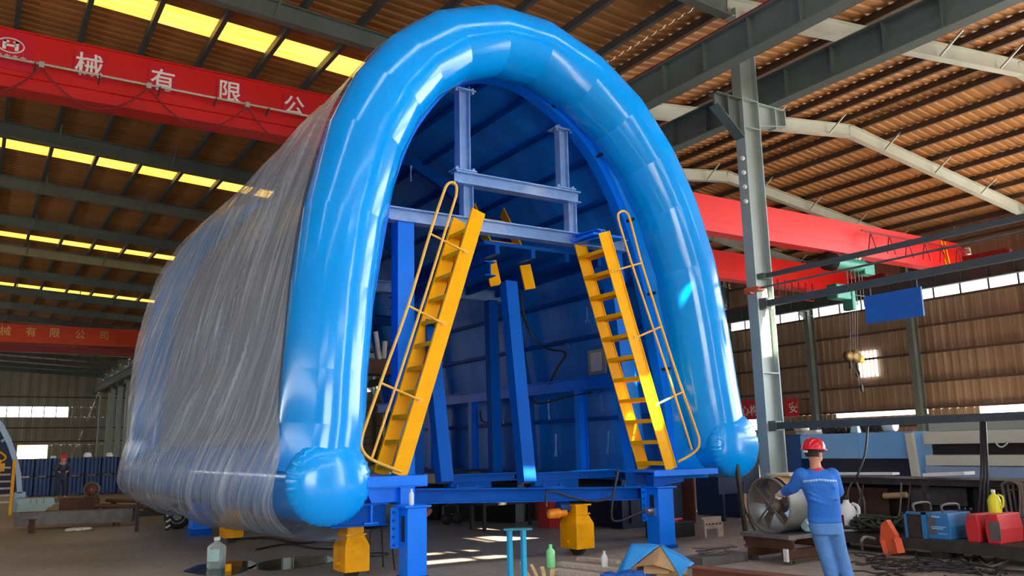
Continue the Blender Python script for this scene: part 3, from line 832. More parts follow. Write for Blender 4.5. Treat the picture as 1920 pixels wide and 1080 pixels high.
# ribs of the trolley follow the inner outline of the arch
RIBP = [(4.60, 1.00), (4.57, 1.93), (4.60, 2.67), (4.74, 3.75), (4.93, 4.89), (5.04, 5.48), (5.34, 6.30), (5.81, 7.01), (6.20, 7.36), (6.65, 7.55), (7.2, 7.58), (7.65, 7.45), (8.31, 7.09), (8.87, 6.56), (9.31, 5.84), (9.62, 5.10), (9.88, 4.20), (10.05, 3.30), (10.18, 2.40), (10.26, 1.00)]
RIB = [(p.x, p.y) for p in smooth_path([(a, b, 0) for a, b in RIBP], 4)]
LIN = offset(RIB, .24)

tr = thing('tunnel_trolley', 'blue steel tunnel trolley with open portal frame, standing inside the inflated arch', 'trolley', (7.3, 11.3, 0))
def rib_band(y0, y1, din, dout, name, m):
    a = offset(RIB, -din); b = offset(RIB, dout); q = MB(); n = len(a); vs = []
    for i in range(n):
        for (p, y) in ((a[i], y0), (b[i], y0), (b[i], y1), (a[i], y1)): vs.append((p[0], y, p[1]))
    fs = [(i*4+k, i*4+(k+1) % 4, (i+1)*4+(k+1) % 4, (i+1)*4+k) for i in range(n-1) for k in range(4)]+[(0, 1, 2, 3), (4*n-4, 4*n-1, 4*n-2, 4*n-3)]
    q.add(vs, fs); return q.build(name, m, tr)
rib_band(11.12, 11.34, .0, .17, 'portal_rib', M_steelblue)
for y in (15.5, 19.5, 22.8): rib_band(y-.06, y+.06, .10, .16, 'inner_rib', M_deepblue)
# lining seen from inside, and the outer skin
def skin(P, y0, y1, wob, name, m, par):
    q = MB(); n = len(P); NY = 40
    def fn(u, v):
        i = min(int(u*(n-1)), n-2); f = u*(n-1)-i
        p = Vector(P[i]).lerp(Vector(P[i+1]), f); y = y0+(y1-y0)*v
        nn = (Vector(P[i+1])-Vector(P[i])).normalized(); nn = Vector((-nn[1], nn[0]))
        d = wob*(math.sin(y*3.1+p[1]*1.3)+.6*math.sin(y*7.3-p[1]*.7+1))*.5
        p = p+nn*d
        return Vector((p[0], y, p[1]))
    q.grid(fn, n-1, NY); return q.build(name, m, par, recalc=False)
skin(LIN, 11.2, YB, .035, 'lining', M_interior, tr)
skin(offset(C, -.05), 11.3, YB-.3, .05, 'outer_skin', M_outerfab, tr)
# flap of slack fabric between the tube and the first rib
q = MB(); ns = len(RIB)
A_ = offset(RIB, .15); B_ = offset(RIB, .48)
def flap(u, v):
    i = min(int(u*(ns-1)), ns-2); f = u*(ns-1)-i
    a = Vector(A_[i]).lerp(Vector(A_[i+1]), f); b = Vector(B_[i]).lerp(Vector(B_[i+1]), f)
    p = a.lerp(b, v); w = math.sin(PI*v)
    k = .05*w*(math.sin(u*70)+.7*math.sin(u*131+2)+.5*math.sin(u*37+v*5))
    return Vector((p[0], 11.14-.42*v+k-.12*w, p[1]))
q.grid(flap, 220, 10); q.build('fabric_flap', M_pvc, tr, recalc=False)
# bolts / clamp tubes on the first rib
for k in (12, 20, 28, 34, 40, 46, 52, 58, 64, 70):
    p = offset(RIB, .06)[k]; n = normals(RIB)[k]; q = MB()
    q.cyl((p[0], 11.13, p[1]), (p[0]+n[0]*.05, 10.98, p[1]+n[1]*.05), .028, 8); q.build('clamp_pin', M_black, tr)
# purlins inside
LP = offset(RIB, .14); L2 = [Vector(p) for p in LP]
acc = [0.0]
for i in range(1, len(L2)): acc.append(acc[-1]+(L2[i]-L2[i-1]).length)
def on_arch(s):
    for i in range(1, len(acc)):
        if acc[i] >= s: return L2[i-1].lerp(L2[i], (s-acc[i-1])/(acc[i]-acc[i-1]))
    return L2[-1]
s = .55; tot = acc[-1]
while s < tot-.4:
    p = on_arch(s); q = MB(); q.bar((p[0], 11.35, p[1]), (p[0], YB-.1, p[1]), .10, .07); q.build('purlin', M_deepblue, tr); s += .80
# side sills, long rail and the lower beams
q = MB(); q.ibeam((4.4, 10.35, .80), (4.4, YB, .80), .2, .26, .025); q.build('side_sill', M_steelblue, tr)
q = MB(); q.ibeam((10.0, 11.0, 1.06), (10.0, YB, 1.06), .3, .14, .025); q.build('side_sill', M_deepblue, tr)
q = MB(); q.ibeam((9.95, 11.3, 2.78), (9.95, YB, 2.78), .16, .24, .02); q.build('long_rail', M_steelblue, tr)
for y in (13.2, 15.3, 17.4, 19.5):
    q = MB(); q.ibeam((9.93, y, 1.12), (9.93, y, 2.66), .16, .18, .015, (1, 0, 0)); q.build('stud', M_steelblue, tr)
# base beam with end brackets
q = MB(); q.ibeam((4.55, 10.62, 1.0), (9.6, 10.62, .82), .24, .20, .02)
for x in (5.9, 7.35, 8.9):
    z = .99-.18*(x-4.55)/5.05; q.bb((x-.2, 10.5, z+.11), (x+.2, 10.74, z+.13))
    for dx in (-.15, .15): q.cyl((x+dx, 10.55, z+.12), (x+dx, 10.55, z+.17), .02, 6)
q.build('base_beam', M_deepblue, tr)
q = MB(); q.ibeam((3.85, 10.42, .80), (4.62, 10.42, .79), .2, .28, .02); q.build('base_beam', M_deepblue, tr)
def post(name, x0, y0, z0, x1, y1, z1, w, d, m):
    q = MB(); a = Vector((x0, y0, z0)); b = Vector((x1, y1, z1))
    (q.bar(a, b, d, w, (1, 0, 0)) if name == 'post' else q.ibeam(a, b, d, w, .018, (1, 0, 0))); return q.build(name, m, tr, bevel=.006)
A_p, B_p = at(988, 905, 1, 10.72), at(953, 530, 1, 11.25)
post('post', A_p.x, 10.72, A_p.z, B_p.x, 11.25, B_p.z, .22, .2, M_deepblue)
A_p, B_p = at(834, 905, 1, 10.72), at(800, 560, 1, 11.25)
post('post', A_p.x, 10.72, A_p.z, B_p.x, 11.25, B_p.z, .2, .18, M_deepblue)
A_p, B_p = at(1196, 900, 1, 11.4), at(1150, 600, 1, 11.4)
post('post', A_p.x, 11.4, .9, B_p.x, 11.4, 4.95, .30, .26, M_steelblue)
post('post', 5.28, 11.3, .95, 5.26, 11.3, 4.96, .27, .24, M_steelblue)
post('post', 8.95, 14.8, 1.1, 8.9, 14.8, 4.6, .22, .2, M_deepblue)
post('post', 7.2, 14.8, 1.1, 7.2, 14.8, 4.6, .22, .2, M_deepblue)
post('upper_post', 6.31, 11.3, 5.9, 6.31, 11.3, 7.40, .20, .18, M_beamblue)
post('upper_post', 8.28, 11.3, 5.9, 8.28, 11.3, 7.1, .18, .16, M_beamblue)
post('short_post', 6.37, 11.3, 5.16, 6.37, 11.3, 5.74, .18, .16, M_beamblue)
post('short_post', 8.42, 11.3, 5.1, 8.42, 11.3, 5.74, .17, .16, M_beamblue)
for x, z in ((6.31, 5.95), (8.28, 5.95), (6.31, 7.32), (8.28, 7.02)):
    q = MB(); q.bb((x-.2, 11.18, z-.012), (x+.2, 11.42, z+.012)); q.bb((x-.17, 11.2, z-.05), (x-.13, 11.24, z+.05)); q.bb((x+.13, 11.2, z-.05), (x+.17, 11.24, z+.05)); q.build('splice_plate', M_beamblue, tr)
def channel(x0, x1, y, z0, z1, name, m, lean=0.0):
    q = MB(); a = Vector((x0, y, (z0+z1)/2)); b = Vector((x1, y, (z0+z1)/2+lean)); q.ibeam(a, b, .2, z1-z0, .02); return q.build(name, m, tr)
channel(6.12, 8.55, 11.24, 5.71, 5.91, 'cross_beam', M_beamblue)
channel(4.98, 9.55, 11.24, 4.96, 5.17, 'cross_beam', M_beamblue)
channel(5.0, 9.4, 15.0, 4.62, 4.84, 'cross_beam', M_beamblue)
channel(5.0, 9.4, 19.0, 4.62, 4.84, 'cross_beam', M_deepblue)
channel(6.05, 7.2, 11.35, 1.10, 1.22, 'ledger', M_deepblue); channel(7.55, 9.2, 11.35, 1.08, 1.20, 'ledger', M_deepblue)
q = MB(); q.prism([(7.55, 1.08), (8.4, 1.08), (8.4, .88), (7.55, .98)], 1, 11.3, 11.4); q.build('gusset', M_deepblue, tr)
q = MB(); q.prism([(6.05, 1.10), (6.75, 1.10), (6.75, .94), (6.05, 1.0)], 1, 11.3, 11.4); q.build('gusset', M_deepblue, tr)
# platform deck
q = MB(); q.bb((6.75, 11.4, 4.84), (9.3, 14.9, 4.9))
for x in (7.0, 7.7, 8.4, 9.1): q.bb((x-.04, 11.4, 4.7), (x+.04, 14.9, 4.84))
q.build('platform_deck', M_deepblue, tr)
q = MB(); q.ibeam((6.8, 11.3, 4.42), (6.8, 15, 4.42), .2, .24, .02); q.build('deck_beam', M_deepblue, tr)
q = MB(); q.ibeam((8.45, 10.5, 5.0), (8.45, 11.2, 5.05), .16, .16, .02, (0, 0, 1)); q.bb((8.3, 10.52, 4.98), (8.95, 11.15, 5.02)); q.build('landing_plate', M_steelblue, tr)
# short steps glimpsed through the hatch above the deck
q = MB()
for x in (7.35, 7.98):
    q.bar((x, 12.2, 5.0), (x+.12, 13.0, 5.95), .03, .2)
for k in range(3): q.bb((7.4, 12.35+k*.25, 5.15+k*.27), (8.05, 12.5+k*.25, 5.19+k*.27))
q.build('hatch_steps', M_yellow, tr)
for x in (7.22, 7.92):
    q = MB(); q.bar((x, 12.0, 4.72), (x+.1, 12.0, 4.3), .03, .22, (1, 0, 0)); q.build('hatch_bracket', M_yellow, tr)
# inspection label frame on the lining
a = at(1105, 658, 0, 10.1); b = at(1138, 700, 0, 10.1)
q = MB(); q.bb((10.06, b.y, b.z), (10.1, a.y, a.z)); fr = q.build('framed_plate', M_steellt, tr)
q = MB(); q.bb((10.045, b.y+.1, b.z+.06), (10.06, a.y-.1, a.z-.06)); q.build('white_plate', M_white, fr)
# pale tie strips hanging from the purlins
rnd = random.Random(11)
for px, py, h in ((918, 228, .42), (770, 325, .3), (1018, 338, .25), (1102, 590, .3), (877, 800, .4), (880, 845, .36), (945, 780, .35), (1028, 768, .42), (1042, 835, .45), (1126, 755, .32), (1141, 830, .42), (1110, 480, .3), (1063, 645, .2)):
    P = at(px, py, 0, 10.12) if px > 950 or py > 600 else at(px, py, 1, 13.5)
    q = MB()
    for k in range(2):
        x = P.x+.02*k; q.tube([(x, P.y, P.z+h/2), (x+rnd.uniform(-.03, .03), P.y+.02*k, P.z), (x+rnd.uniform(-.05, .05), P.y+.05*k, P.z-h/2)], .012, 5)
    q.build('tie_strip', M_tie, tr)
# cables inside
pts = [at(975, 545, 1, 12.5), at(985, 600, 1, 12.4), at(1005, 640, 1, 12.3), at(1030, 655, 0, 9.9), at(1060, 662, 0, 9.9), at(1045, 690, 0, 9.9), at(1030, 720, 0, 9.9)]
q = MB(); q.tube(smooth_path(pts, 5), .022, 6); q.build('cable', M_cable, tr)
pts = [at(1110, 735, 0, 9.85), at(1060, 745, 0, 9.85), at(1010, 757, 0, 9.85), at(985, 740, 0, 9.85)]
q = MB(); q.tube(smooth_path(pts, 5), .018, 6); q.build('cable', M_cable, tr)
pts = [at(900, 770, 0, 9.9), at(905, 790, 0, 9.9), at(930, 790, 0, 9.9), at(925, 765, 0, 9.9)]
q = MB(); q.tube(smooth_path(pts, 5), .018, 6); q.build('cable', M_cable, tr)
def px_cable(P, y, r, m, par, name='cable'):
    q = MB(); q.tube(smooth_path([at(px, py, 1, y) for px, py in P], 5), r, 6); return q.build(name, m, par)
px_cable([(1025, 950), (1025, 925), (1040, 922), (1070, 932), (1110, 940), (1145, 932), (1155, 905), (1160, 880)], 10.42, .016, M_cable, tr)
px_cable([(1158, 885), (1150, 930), (1147, 970), (1160, 977), (1190, 965), (1206, 958)], 10.30, .016, M_cable, tr)
for (xa, ya, xb, yb) in ((704, 622, 711, 674), (722, 640, 719, 673)):
    q = MB(); q.tube([at(xa, ya, 1, 14.0), at(xb, yb, 1, 14.0)], .05, 8); q.build('white_tube', M_cream, tr)
q = MB(); q.box(at(706, 690, 1, 14.0), (.5, .5, .25)); q.build('tube_box', M_rust, tr)
# stabiliser jacks
def jack(x, y, ztop, w, d, z0):
    q = MB(); q.bb((x-w/2, y-d/2, z0), (x+w/2, y+d/2, ztop)); q.bb((x-w/2-.05, y-d/2-.04, ztop), (x+w/2+.05, y+d/2+.04, ztop+.025))
    j = q.build('jack_leg', M_steelblue, tr, bevel=.008)
    q = MB(); q.bb((x-w/2-.02, y-d/2-.02, 0), (x+w/2+.02, y+d/2+.02, z0)); q.build('foot', M_deepblue, j)
    q = MB(); q.bb((x-w/2-.004, y-.05, ztop-.42), (x-w/2+.01, y+.05, ztop-.1)); q.build('slot', M_black, j)
    q = MB(); q.bb((x-w/2-.13, y+.1, ztop-.5), (x-w/2-.01, y+.115, ztop))
    q.bb((x-w/2-.13, y+.085, ztop-.5), (x-w/2-.115, y+.115, ztop)); q.build('side_plate', M_steelblue, j)
    for k in range(5):
        q = MB(); q.cyl((x-w/2-.09, y+.075, ztop-.06-k*.1), (x-w/2-.09, y+.101, ztop-.06-k*.1), .016, 8); q.build('bolt', M_deepblue, j)
jack(4.82, 10.02, .88, .27, .26, .05); jack(9.30, 10.38, .92, .32, .3, .05)
q = MB(); q.bb((9.1, 10.3, .5), (9.14, 10.5, .62)); q.cyl((9.0, 10.36, .58), (9.14, 10.36, .58), .05, 10); q.build('cable_gland', M_chrome, tr)
# ladder shelves and their brackets
q = MB(); q.bb((4.30, 10.26, 1.24), (5.15, 11.15, 1.265)); q.bb((4.30, 10.26, 1.13), (5.15, 10.285, 1.24)); q.bb((4.30, 11.12, 1.13), (5.15, 11.15, 1.24)); q.bb((4.30, 10.26, 1.12), (5.15, 10.34, 1.135))
q.build('ladder_shelf', M_steelblue, tr)
q = MB(); q.prism([(4.42, .93), (4.95, .93), (4.95, 1.13), (4.32, 1.13)], 1, 10.40, 10.55); q.bb((4.78, 10.3, .9), (4.98, 10.5, 1.13)); q.build('shelf_bracket', M_steelblue, tr)
q = MB(); q.bb((9.15, 10.30, 1.16), (10.55, 11.22, 1.19)); q.bb((9.15, 10.30, 1.10), (10.55, 10.33, 1.16)); q.build('ladder_shelf', M_steelblue, tr)
q = MB(); q.prism([(9.2, .93), (9.85, 1.0), (9.85, 1.12), (9.2, 1.12)], 1, 10.38, 10.56); q.build('shelf_bracket', M_deepblue, tr)
# wheel units
def wheel_unit(x, y, top, motor=False, z=.10):
    hx_, hy_ = .165, .21; q = MB()
    zz = [(z, 1.0), (top-.26, 1.0), (top-.14, .72), (top-.12, .72)]
    vs = []
    for h, k in zz:
        for sx, sy in ((-1, -1), (1, -1), (1, 1), (-1, 1)): vs.append((x+sx*hx_*k, y+sy*hy_*k, h))
    fs = [(3, 2, 1, 0)]+[(i*4+j, i*4+(j+1) % 4, (i+1)*4+(j+1) % 4, (i+1)*4+j) for i in range(3) for j in range(4)]+[(12, 13, 14, 15)]
    q.add(vs, fs); h = q.build('wheel_housing', M_wheelyellow, tr, bevel=.006)
    q = MB(); q.box((x, y, top-.12), (.27, .34, .02)); q.box((x, y, top-.055), (.22, .28, .12)); q.box((x, y, top+.01), (.3, .36, .022)); q.build('neck_flange', M_wheelyellow, h)
    q = MB(); q.lathe([(.1, -.06), (.16, -.06), (.175, -.04), (.175, .04), (.16, .06), (.1, .06)], (x, y, .176), 24, (1, 0, 0)); q.lathe([(.11, -.05), (.11, .05)], (x, y, .176), 20, (1, 0, 0)); q.build('wheel', M_grime, h)
    q = MB(); q.cyl((x-hx_-.035, y, .2), (x-hx_+.01, y, .2), .03, 8); q.bb((x-hx_-.006, y-.012, z), (x-hx_+.004, y+.012, .2)); q.build('axle', M_wheelyellow, h)
    if motor:
        q = MB(); q.lathe([(.02, 0), (.07, .02), (.075, .2), (.055, .22), (.055, .32)], (x-.52, y, top-.1), 14, (1, 0, 0)); q.build('motor', mat('orange_motor_paint', (236, 140, 20), .4), h)
        q = MB(); q.cyl((x-.3, y+.05, top-.02), (x-.12, y+.05, top-.02), .09, 14); q.build('brake_drum', M_navy, h)
    return h
wheel_unit(4.24, 10.62, .67); wheel_unit(7.82, 10.60, .72, True); wheel_unit(4.15, 16.2, .66)
q = MB(); q.bb((3.85, 18.0, .12), (4.2, 18.4, .75)); q.build('jack_leg', M_steelblue, tr, bevel=.01)
q = MB(); q.bb((3.82, 17.97, 0), (4.23, 18.43, .12)); q.build('foot', M_deepblue, tr)

# ---------------------------------------------------------------- yellow ladders
def ladder(label, A, B, ybk, rail, mid, links, sgn):
    A = Vector(A); B = Vector(B)
    t = thing('steel_ladder', label, 'ladder', (A.x, A.y, A.z))
    d = (B-A).normalized(); dy = Vector((0, ybk, 0))
    for off, y in ((Vector(), 0), (dy, 1)):
        q = MB(); q.bar(A+off-d*.0, B+off+d*.1, .016, .225)
        pn = Vector((-d.z, 0, d.x)) if sgn > 0 else Vector((d.z, 0, -d.x))
        q.bar(A+off+pn*.112, B+off+d*.1+pn*.112, .05, .014, (0, 0, 1)); q.build('stringer', M_yellow, t)
    for k in range(11):
        p = A.lerp(B, (k+.35)/10.9)
        q = MB(); q.bb((p.x-.11, p.y+.008, p.z-.012), (p.x+.11, p.y+ybk-.008, p.z+.012))
        for s in (-1, 1): q.bb((p.x+s*.104-.008, p.y+.008, p.z-.05), (p.x+s*.104+.008, p.y+ybk-.008, p.z-.012))
        q.build('tread', M_yellow, t)
    yr = A.y-.06
    q = MB(); q.tube(smooth_path([at(px, py, 1, yr) for px, py in rail], 5), .021, 10); h = q.build('handrail', M_rail, t)
    q = MB(); q.tube([at(px, py, 1, yr) for px, py in mid], .019, 10); q.build('mid_rail', M_rail, h)
    for a, b in links:
        q = MB(); q.tube([at(a[0], a[1], 1, yr), at(b[0], b[1], 1, yr+.04)], .017, 8); q.box(at(b[0], b[1], 1, yr+.045), (.09, .02, .06)); q.build('rail_bracket', M_rail, h)
    return t
ladder('yellow steel ladder left in the arch, rising to the right, its handrail on the left', (4.85, 10.5, 1.265), (6.10, 10.5, 4.98), .6,
       [(752, 884), (715, 870), (690, 857), (678, 840), (678, 822), (690, 785), (720, 700), (765, 574), (806, 438), (830, 366), (838, 347), (848, 342), (856, 350), (855, 368)],
       [(855, 368), (800, 545), (743, 722), (697, 860)], [((806, 438), (873, 472)), ((765, 573), (832, 607)), ((714, 718), (787, 750))], 1)
ladder('yellow steel ladder right in the arch, rising to the left, its handrail on the right', (9.69, 10.5, 1.19), (8.52, 10.5, 4.94), .68,
       [(1272, 866), (1295, 853), (1309, 840), (1311, 824), (1305, 805), (1273, 713), (1240, 612), (1203, 493), (1182, 415), (1175, 399), (1166, 396), (1159, 402), (1160, 415)],
       [(1160, 415), (1182, 487), (1227, 623), (1257, 713), (1297, 843)], [((1203, 493), (1150, 508)), ((1240, 612), (1193, 633)), ((1280, 735), (1232, 758))], -1)

# ---------------------------------------------------------------- clear film wrapped round the outside of the body
W = offset(C, TR+.015)
prof = [Vector(p) for p in W]
low = [(4.35, .58), (3.85, .50), (3.42, .60), (3.16, .88), (3.14, 1.25)]
PW = [Vector(p) for p in low]+prof[1:-4]
PWs = [Vector((p.x, p.y)) for p in smooth_path([(a.x, a.y, 0) for a in PW], 7)]
n = len(PWs); NW = normals([tuple(p) for p in PWs])
rnd = random.Random(5)
folds = [(rnd.uniform(-6, 18), rnd.uniform(.08, .34), rnd.uniform(-.05, .055), rnd.uniform(.45, 1.2)) for _ in range(64)]
q = MB()
def film_pt(u, v):
    i = min(int(u*(n-1)), n-2); f = u*(n-1)-i
    p = PWs[i].lerp(PWs[i+1], f); nn = NW[i]
    ys = 10.92-.55*min(1, max(0, (2.1-p.y)/.6)); y = ys+(YB+.3-ys)*v
    body = min(1, max(0, (p.y-1.8)/1.4))
    pin = -.34*math.sin(PI*v)**.7*body*(1-min(1, max(0, (p.y-6.0)/2)))
    d = pin
    if p.x < 8:
        s = p.y
        for y0, wd, am, sl in folds:
            yy = y-(11+y0+(9-s)*sl)
            d += am*math.exp(-(yy/wd)**2)*min(1, 6*v*(1-v)+.15)
    d += .10*max(0, v-.72)/.28*math.sin(PI*min(1, max(0, (p.y-1.3)/6.7)))
    sagz = .26*math.sin(PI*v)*max(0, 1-p.y/1.1)
    q0 = p+nn*d
    return Vector((q0[0], y, q0[1]-sagz))
q.grid(film_pt, n-1, 120)
o = q.build('plastic_wrap', M_wrap, recalc=False); tag(o, 'clear crinkled plastic film wrapped around the left flank of the arch body', 'plastic film')

# ================================================================ THE RIGHT BAY: worker, fan, machines
def dp(px, py, d):
    return EYE + CR*((px-960.0)/FPX*d) - CU*((py-540.0)/FPX*d) + _fwd*d
def depth(P): return (Vector(P)-EYE).dot(_fwd)
def simple(name, mb, m, label, cat, group=None, bevel=0, kind=None):
    return tag(mb.build(name, m, bevel=bevel), label, cat, group, kind)

M_fanbrown = mat('dusty_brown_fan_blade', (112, 96, 84), .6, .1, .2, 5)
# drum fan on a steel table
fc = at(1440, 947, 0, 9.35); fr_ = .36
TT = fc.z-fr_-.015
t = thing('work_table', 'rough brown steel table of beam offcuts carrying the drum fan', 'table', (9.6, fc.y, 0))
q = MB(); q.bb((9.22, fc.y-.42, TT-.05), (10.1, fc.y+.42, TT)); q.build('table_top', M_dullsteel, t)
for (x, y) in ((9.3, fc.y-.35), (9.3, fc.y+.28), (9.98, fc.y-.35), (9.98, fc.y+.28)):
    q = MB(); q.ibeam((x, y, 0), (x, y, TT-.32), .1, .1, .012, (1, 0, 0)); q.build('leg', M_dullsteel, t)
for y in (fc.y-.35, fc.y+.28):
    q = MB(); q.ibeam((9.2, y, TT-.25), (10.08, y, TT-.25), .12, .13, .014); q.build('cross_beam', M_rust, t)
for x in (9.32, 9.95):
    q = MB(); q.ibeam((x, fc.y-.42, TT-.12), (x, fc.y+.42, TT-.12), .1, .13, .014); q.build('cross_beam', M_rust, t)
q = MB(); q.bb((9.15, fc.y-.43, TT-.32), (9.19, fc.y-.37, TT-.16)); q.build('white_clamp', M_white, t)
t = thing('drum_fan', 'big grey drum fan on the steel table, its open mouth facing the arch', 'fan', (fc.x+.2, fc.y, TT))
q = MB(); q.lathe([(fr_, 0), (fr_+.025, 0), (fr_+.025, .03), (fr_+.005, .05), (fr_+.005, .52), (fr_-.01, .52), (fr_-.012, .02), (fr_, 0)], fc, 40, (1, 0, 0)); q.build('drum', mat('dusty_fan_grey', (112, 110, 104), .55, .2, .2, 4, dirt=(70, 62, 54), dirt_amt=.6), t)
q = MB(); q.lathe([(.001, -.06), (.1, -.04), (.12, .05), (.12, .2), (.001, .2)], (fc.x+.10, fc.y, fc.z), 20, (1, 0, 0)); q.build('hub', M_fanbrown, t)
for k in range(5):
    a = 2*PI*k/5+.4; q = MB(); d = Vector((0, math.cos(a), math.sin(a))); e = Vector((0, -math.sin(a), math.cos(a)))
    c = Vector((fc.x+.15, fc.y, fc.z))
    q.add([c+d*.1-e*.05, c+d*.33-e*.12+Vector((-.03, 0, 0)), c+d*.33+e*.08+Vector((.06, 0, 0)), c+d*.1+e*.05+Vector((.03, 0, 0))], [(0, 1, 2, 3)])
    q.build('blade', M_fanbrown, t, solid=.008)
q = MB()
for k in range(4):
    a = PI/4+PI/2*k; q.tube([(fc.x+.04, fc.y, fc.z), (fc.x+.04, fc.y+fr_*math.cos(a), fc.z+fr_*math.sin(a))], .012, 6)
q.build('guard_strut', M_dullsteel, t)
q = MB(); q.lathe([(fr_-.02, 0), (fr_+.03, .0), (fr_+.03, .35), (fr_-.02, .35), (fr_-.02, 0)], (fc.x+.53, fc.y, fc.z), 32, (1, 0, 0)); q.build('blue_sleeve', mat('fan_sleeve_blue', (28, 120, 196), .5), t)
q = MB(); q.lathe([(.06, 0), (.09, .03), (.09, .28), (.06, .3)], (fc.x+.35, fc.y-.3, TT+.1), 14, (1, 0, 0)); simple('small_motor', q, M_ice, 'small pale motor lying on the table behind the drum fan', 'motor')
fz = fc.z+fr_+.03
q = MB(); q.bb((9.5, fc.y-.28, fz), (10.4, fc.y+.12, fz+.03)); simple('board', q, M_board, 'grey board lying across the top of the drum fan', 'board')
q = MB(); q.grid(lambda u, v: Vector((9.42+.42*u, fc.y+(fr_+.035)*math.cos(PI*(.52+.25*v)), fc.z+(fr_+.035)*math.sin(PI*(.52+.25*v))-.0)), 6, 8); q.build('cardboard_flap', M_card, None, solid=.006); tag(COL.objects[-1], 'brown card bent over the drum fan next to the worker\'s glove', 'card')

# the worker
P0 = at(1562, 1092, 2, 0); D0 = depth(P0)
wk = thing('person', 'worker in blue workwear, red helmet and white gloves, seen from behind reaching into the fan', 'person', (P0.x, P0.y, 0))
WO = Vector((P0.x, P0.y, 0))
def W_(px, py, dd=0.0): return dp(px, py, D0+dd)-WO
FW = Vector((math.sin(R(44)), math.cos(R(44)), 0)); RW = Vector((FW.y, -FW.x, 0)); UP = Vector((0, 0, 1))
def loft(m, secs, n=24):
    vs = []
    for c, a, b, tilt in secs:
        c = Vector(c)
        for j in range(n):
            an = 2*PI*j/n; x = math.cos(an); y = math.sin(an)
            x = math.copysign(abs(x)**.85, x); y = math.copysign(abs(y)**.85, y)
            vs.append(c+RW*(a*x)+FW*(b*y)+UP*(tilt*y))
    k = len(secs)
    fs = [(i*n+j, i*n+(j+1) % n, (i+1)*n+(j+1) % n, (i+1)*n+j) for i in range(k-1) for j in range(n)]
    fs += [tuple(range(n))[::-1], tuple(range((k-1)*n, k*n))]
    m.add(vs, fs, True)
head = W_(1526, 847, .02); neck = W_(1528, 868, .0); sh = W_(1531, 884, 0.0); ch = W_(1536, 908, -.02); wa_ = W_(1545, 945, -.03); hp = W_(1546, 972, 0.0)
shL = W_(1503, 889, .0); shR = W_(1560, 889, .0)
elL = W_(1487, 914, .10); wrL = W_(1468, 924, .34); elR = W_(1571, 922, .1); wrR = W_(1560, 935, .34)
m = MB()
m.ball(head+UP*.0, .098, 20, (.86, 1.0, 1.18)); m.tube([head-UP*.05-FW*.01, neck, sh-UP*.03], [.062, .06, .075], 16)
fd = (FW*.55+RW*.83).normalized(); fr = Vector((fd.y, -fd.x, 0))       # the face turns to his right
m.ball(head+fd*.095-UP*.012, .018, 10, (1, 1, 1.3)); m.ball(head+fd*.07-UP*.075, .042, 10); m.ball(head+fd*.088-UP*.045, .016, 8)
for s in (-1, 1):
    m.ball(head+fr*(s*.088)-UP*.015-fd*.005, .026, 10, (.6, .9, 1.2)); m.ball(head+fd*.088+fr*(s*.032)+UP*.018, .012, 8)
loft(m, [(hp, .13, .09, 0), (wa_, .14, .09, 0), (ch, .16, .1, 0), (sh, .12, .08, 0)])
m.tube([shL, elL, wrL], [.05, .04, .03], 12); m.tube([shR, elR, wrR], [.05, .04, .03], 12)
kneeL, kneeR = W_(1545, 1030, .03), W_(1574, 1030, .04)
for s, f_ in ((-1, W_(1558, 1086, .0)), (1, W_(1588, 1092, .02))):
    h0 = hp+RW*(s*.08); m.tube([h0, kneeL if s < 0 else kneeR, f_+UP*.06], [.06, .045, .03], 12)
hR = wrR+FW*.08-UP*.02
m.ball(hR, .04, 10, (1, 1, .7))
for k in range(5): m.tube([hR+RW*(.03-.018*k), hR+RW*(.034-.02*k)+FW*.06, hR+RW*(.034-.02*k)+FW*.075-UP*.05], [.012, .011, .009], 8)
mesh_obj('body', fuse(m, .011, 3), M_skin, wk)
m = MB()
loft(m, [(hp-UP*.05, .185, .135, 0), (hp+UP*.02, .185, .135, 0), (wa_, .178, .125, 0), (ch, .205, .135, .01), (sh+UP*.0-UP*.03, .175, .11, .02), (sh+UP*.035, .085, .075, .015)])
m.ball(shL-UP*.01, .085, 14); m.ball(shR-UP*.01, .085, 14)
m.tube([shL, elL, elL.lerp(wrL, .8)], [.083, .072, .058], 16); m.tube([shR, elR, elR.lerp(wrR, .85)], [.083, .07, .055], 16)
rnd = random.Random(4)
for k in range(12):
    z = rnd.random(); c = wa_.lerp(ch, z*1.2)-FW*.122; a = rnd.uniform(-.15, .15); m.tube([c+RW*(a-.06)+UP*.03, c+RW*a, c+RW*(a+.07)-UP*.03], [.004, .012, .004], 6)
for a, b in ((.35, .1), (.6, .14), (.8, .1)):
    c = shL.lerp(elL, a); m.tube([c-RW*.06-FW*.05, c-FW*.085, c+RW*.06-FW*.05], [.006, .016, .006], 6)
mesh_obj('jacket', fuse(m, .012, 4), M_work, wk)
m = MB(); kL, kR = W_(1545, 1030, .03), W_(1574, 1030, .04); aL, aR = W_(1560, 1086, .0), W_(1590, 1092, .02)
loft(m, [(hp-UP*.18, .15, .11, 0), (hp-UP*.06, .178, .125, 0), (hp+UP*.03, .17, .12, 0)])
m.tube([hp-RW*.085-UP*.06, kL, aL+UP*.03], [.105, .082, .078], 18); m.tube([hp+RW*.085-UP*.06, kR, aR+UP*.03], [.105, .084, .08], 18)
for k in range(16):
    z = rnd.random(); s = rnd.choice((0, 1)); c = (kL if s else kR).lerp(aL if s else aR, z)-FW*.07; m.tube([c-RW*.05+UP*.02, c-FW*.005, c+RW*.05-UP*.015], [.004, .012, .004], 6)
mesh_obj('trousers', fuse(m, .012, 4), M_jean, wk)
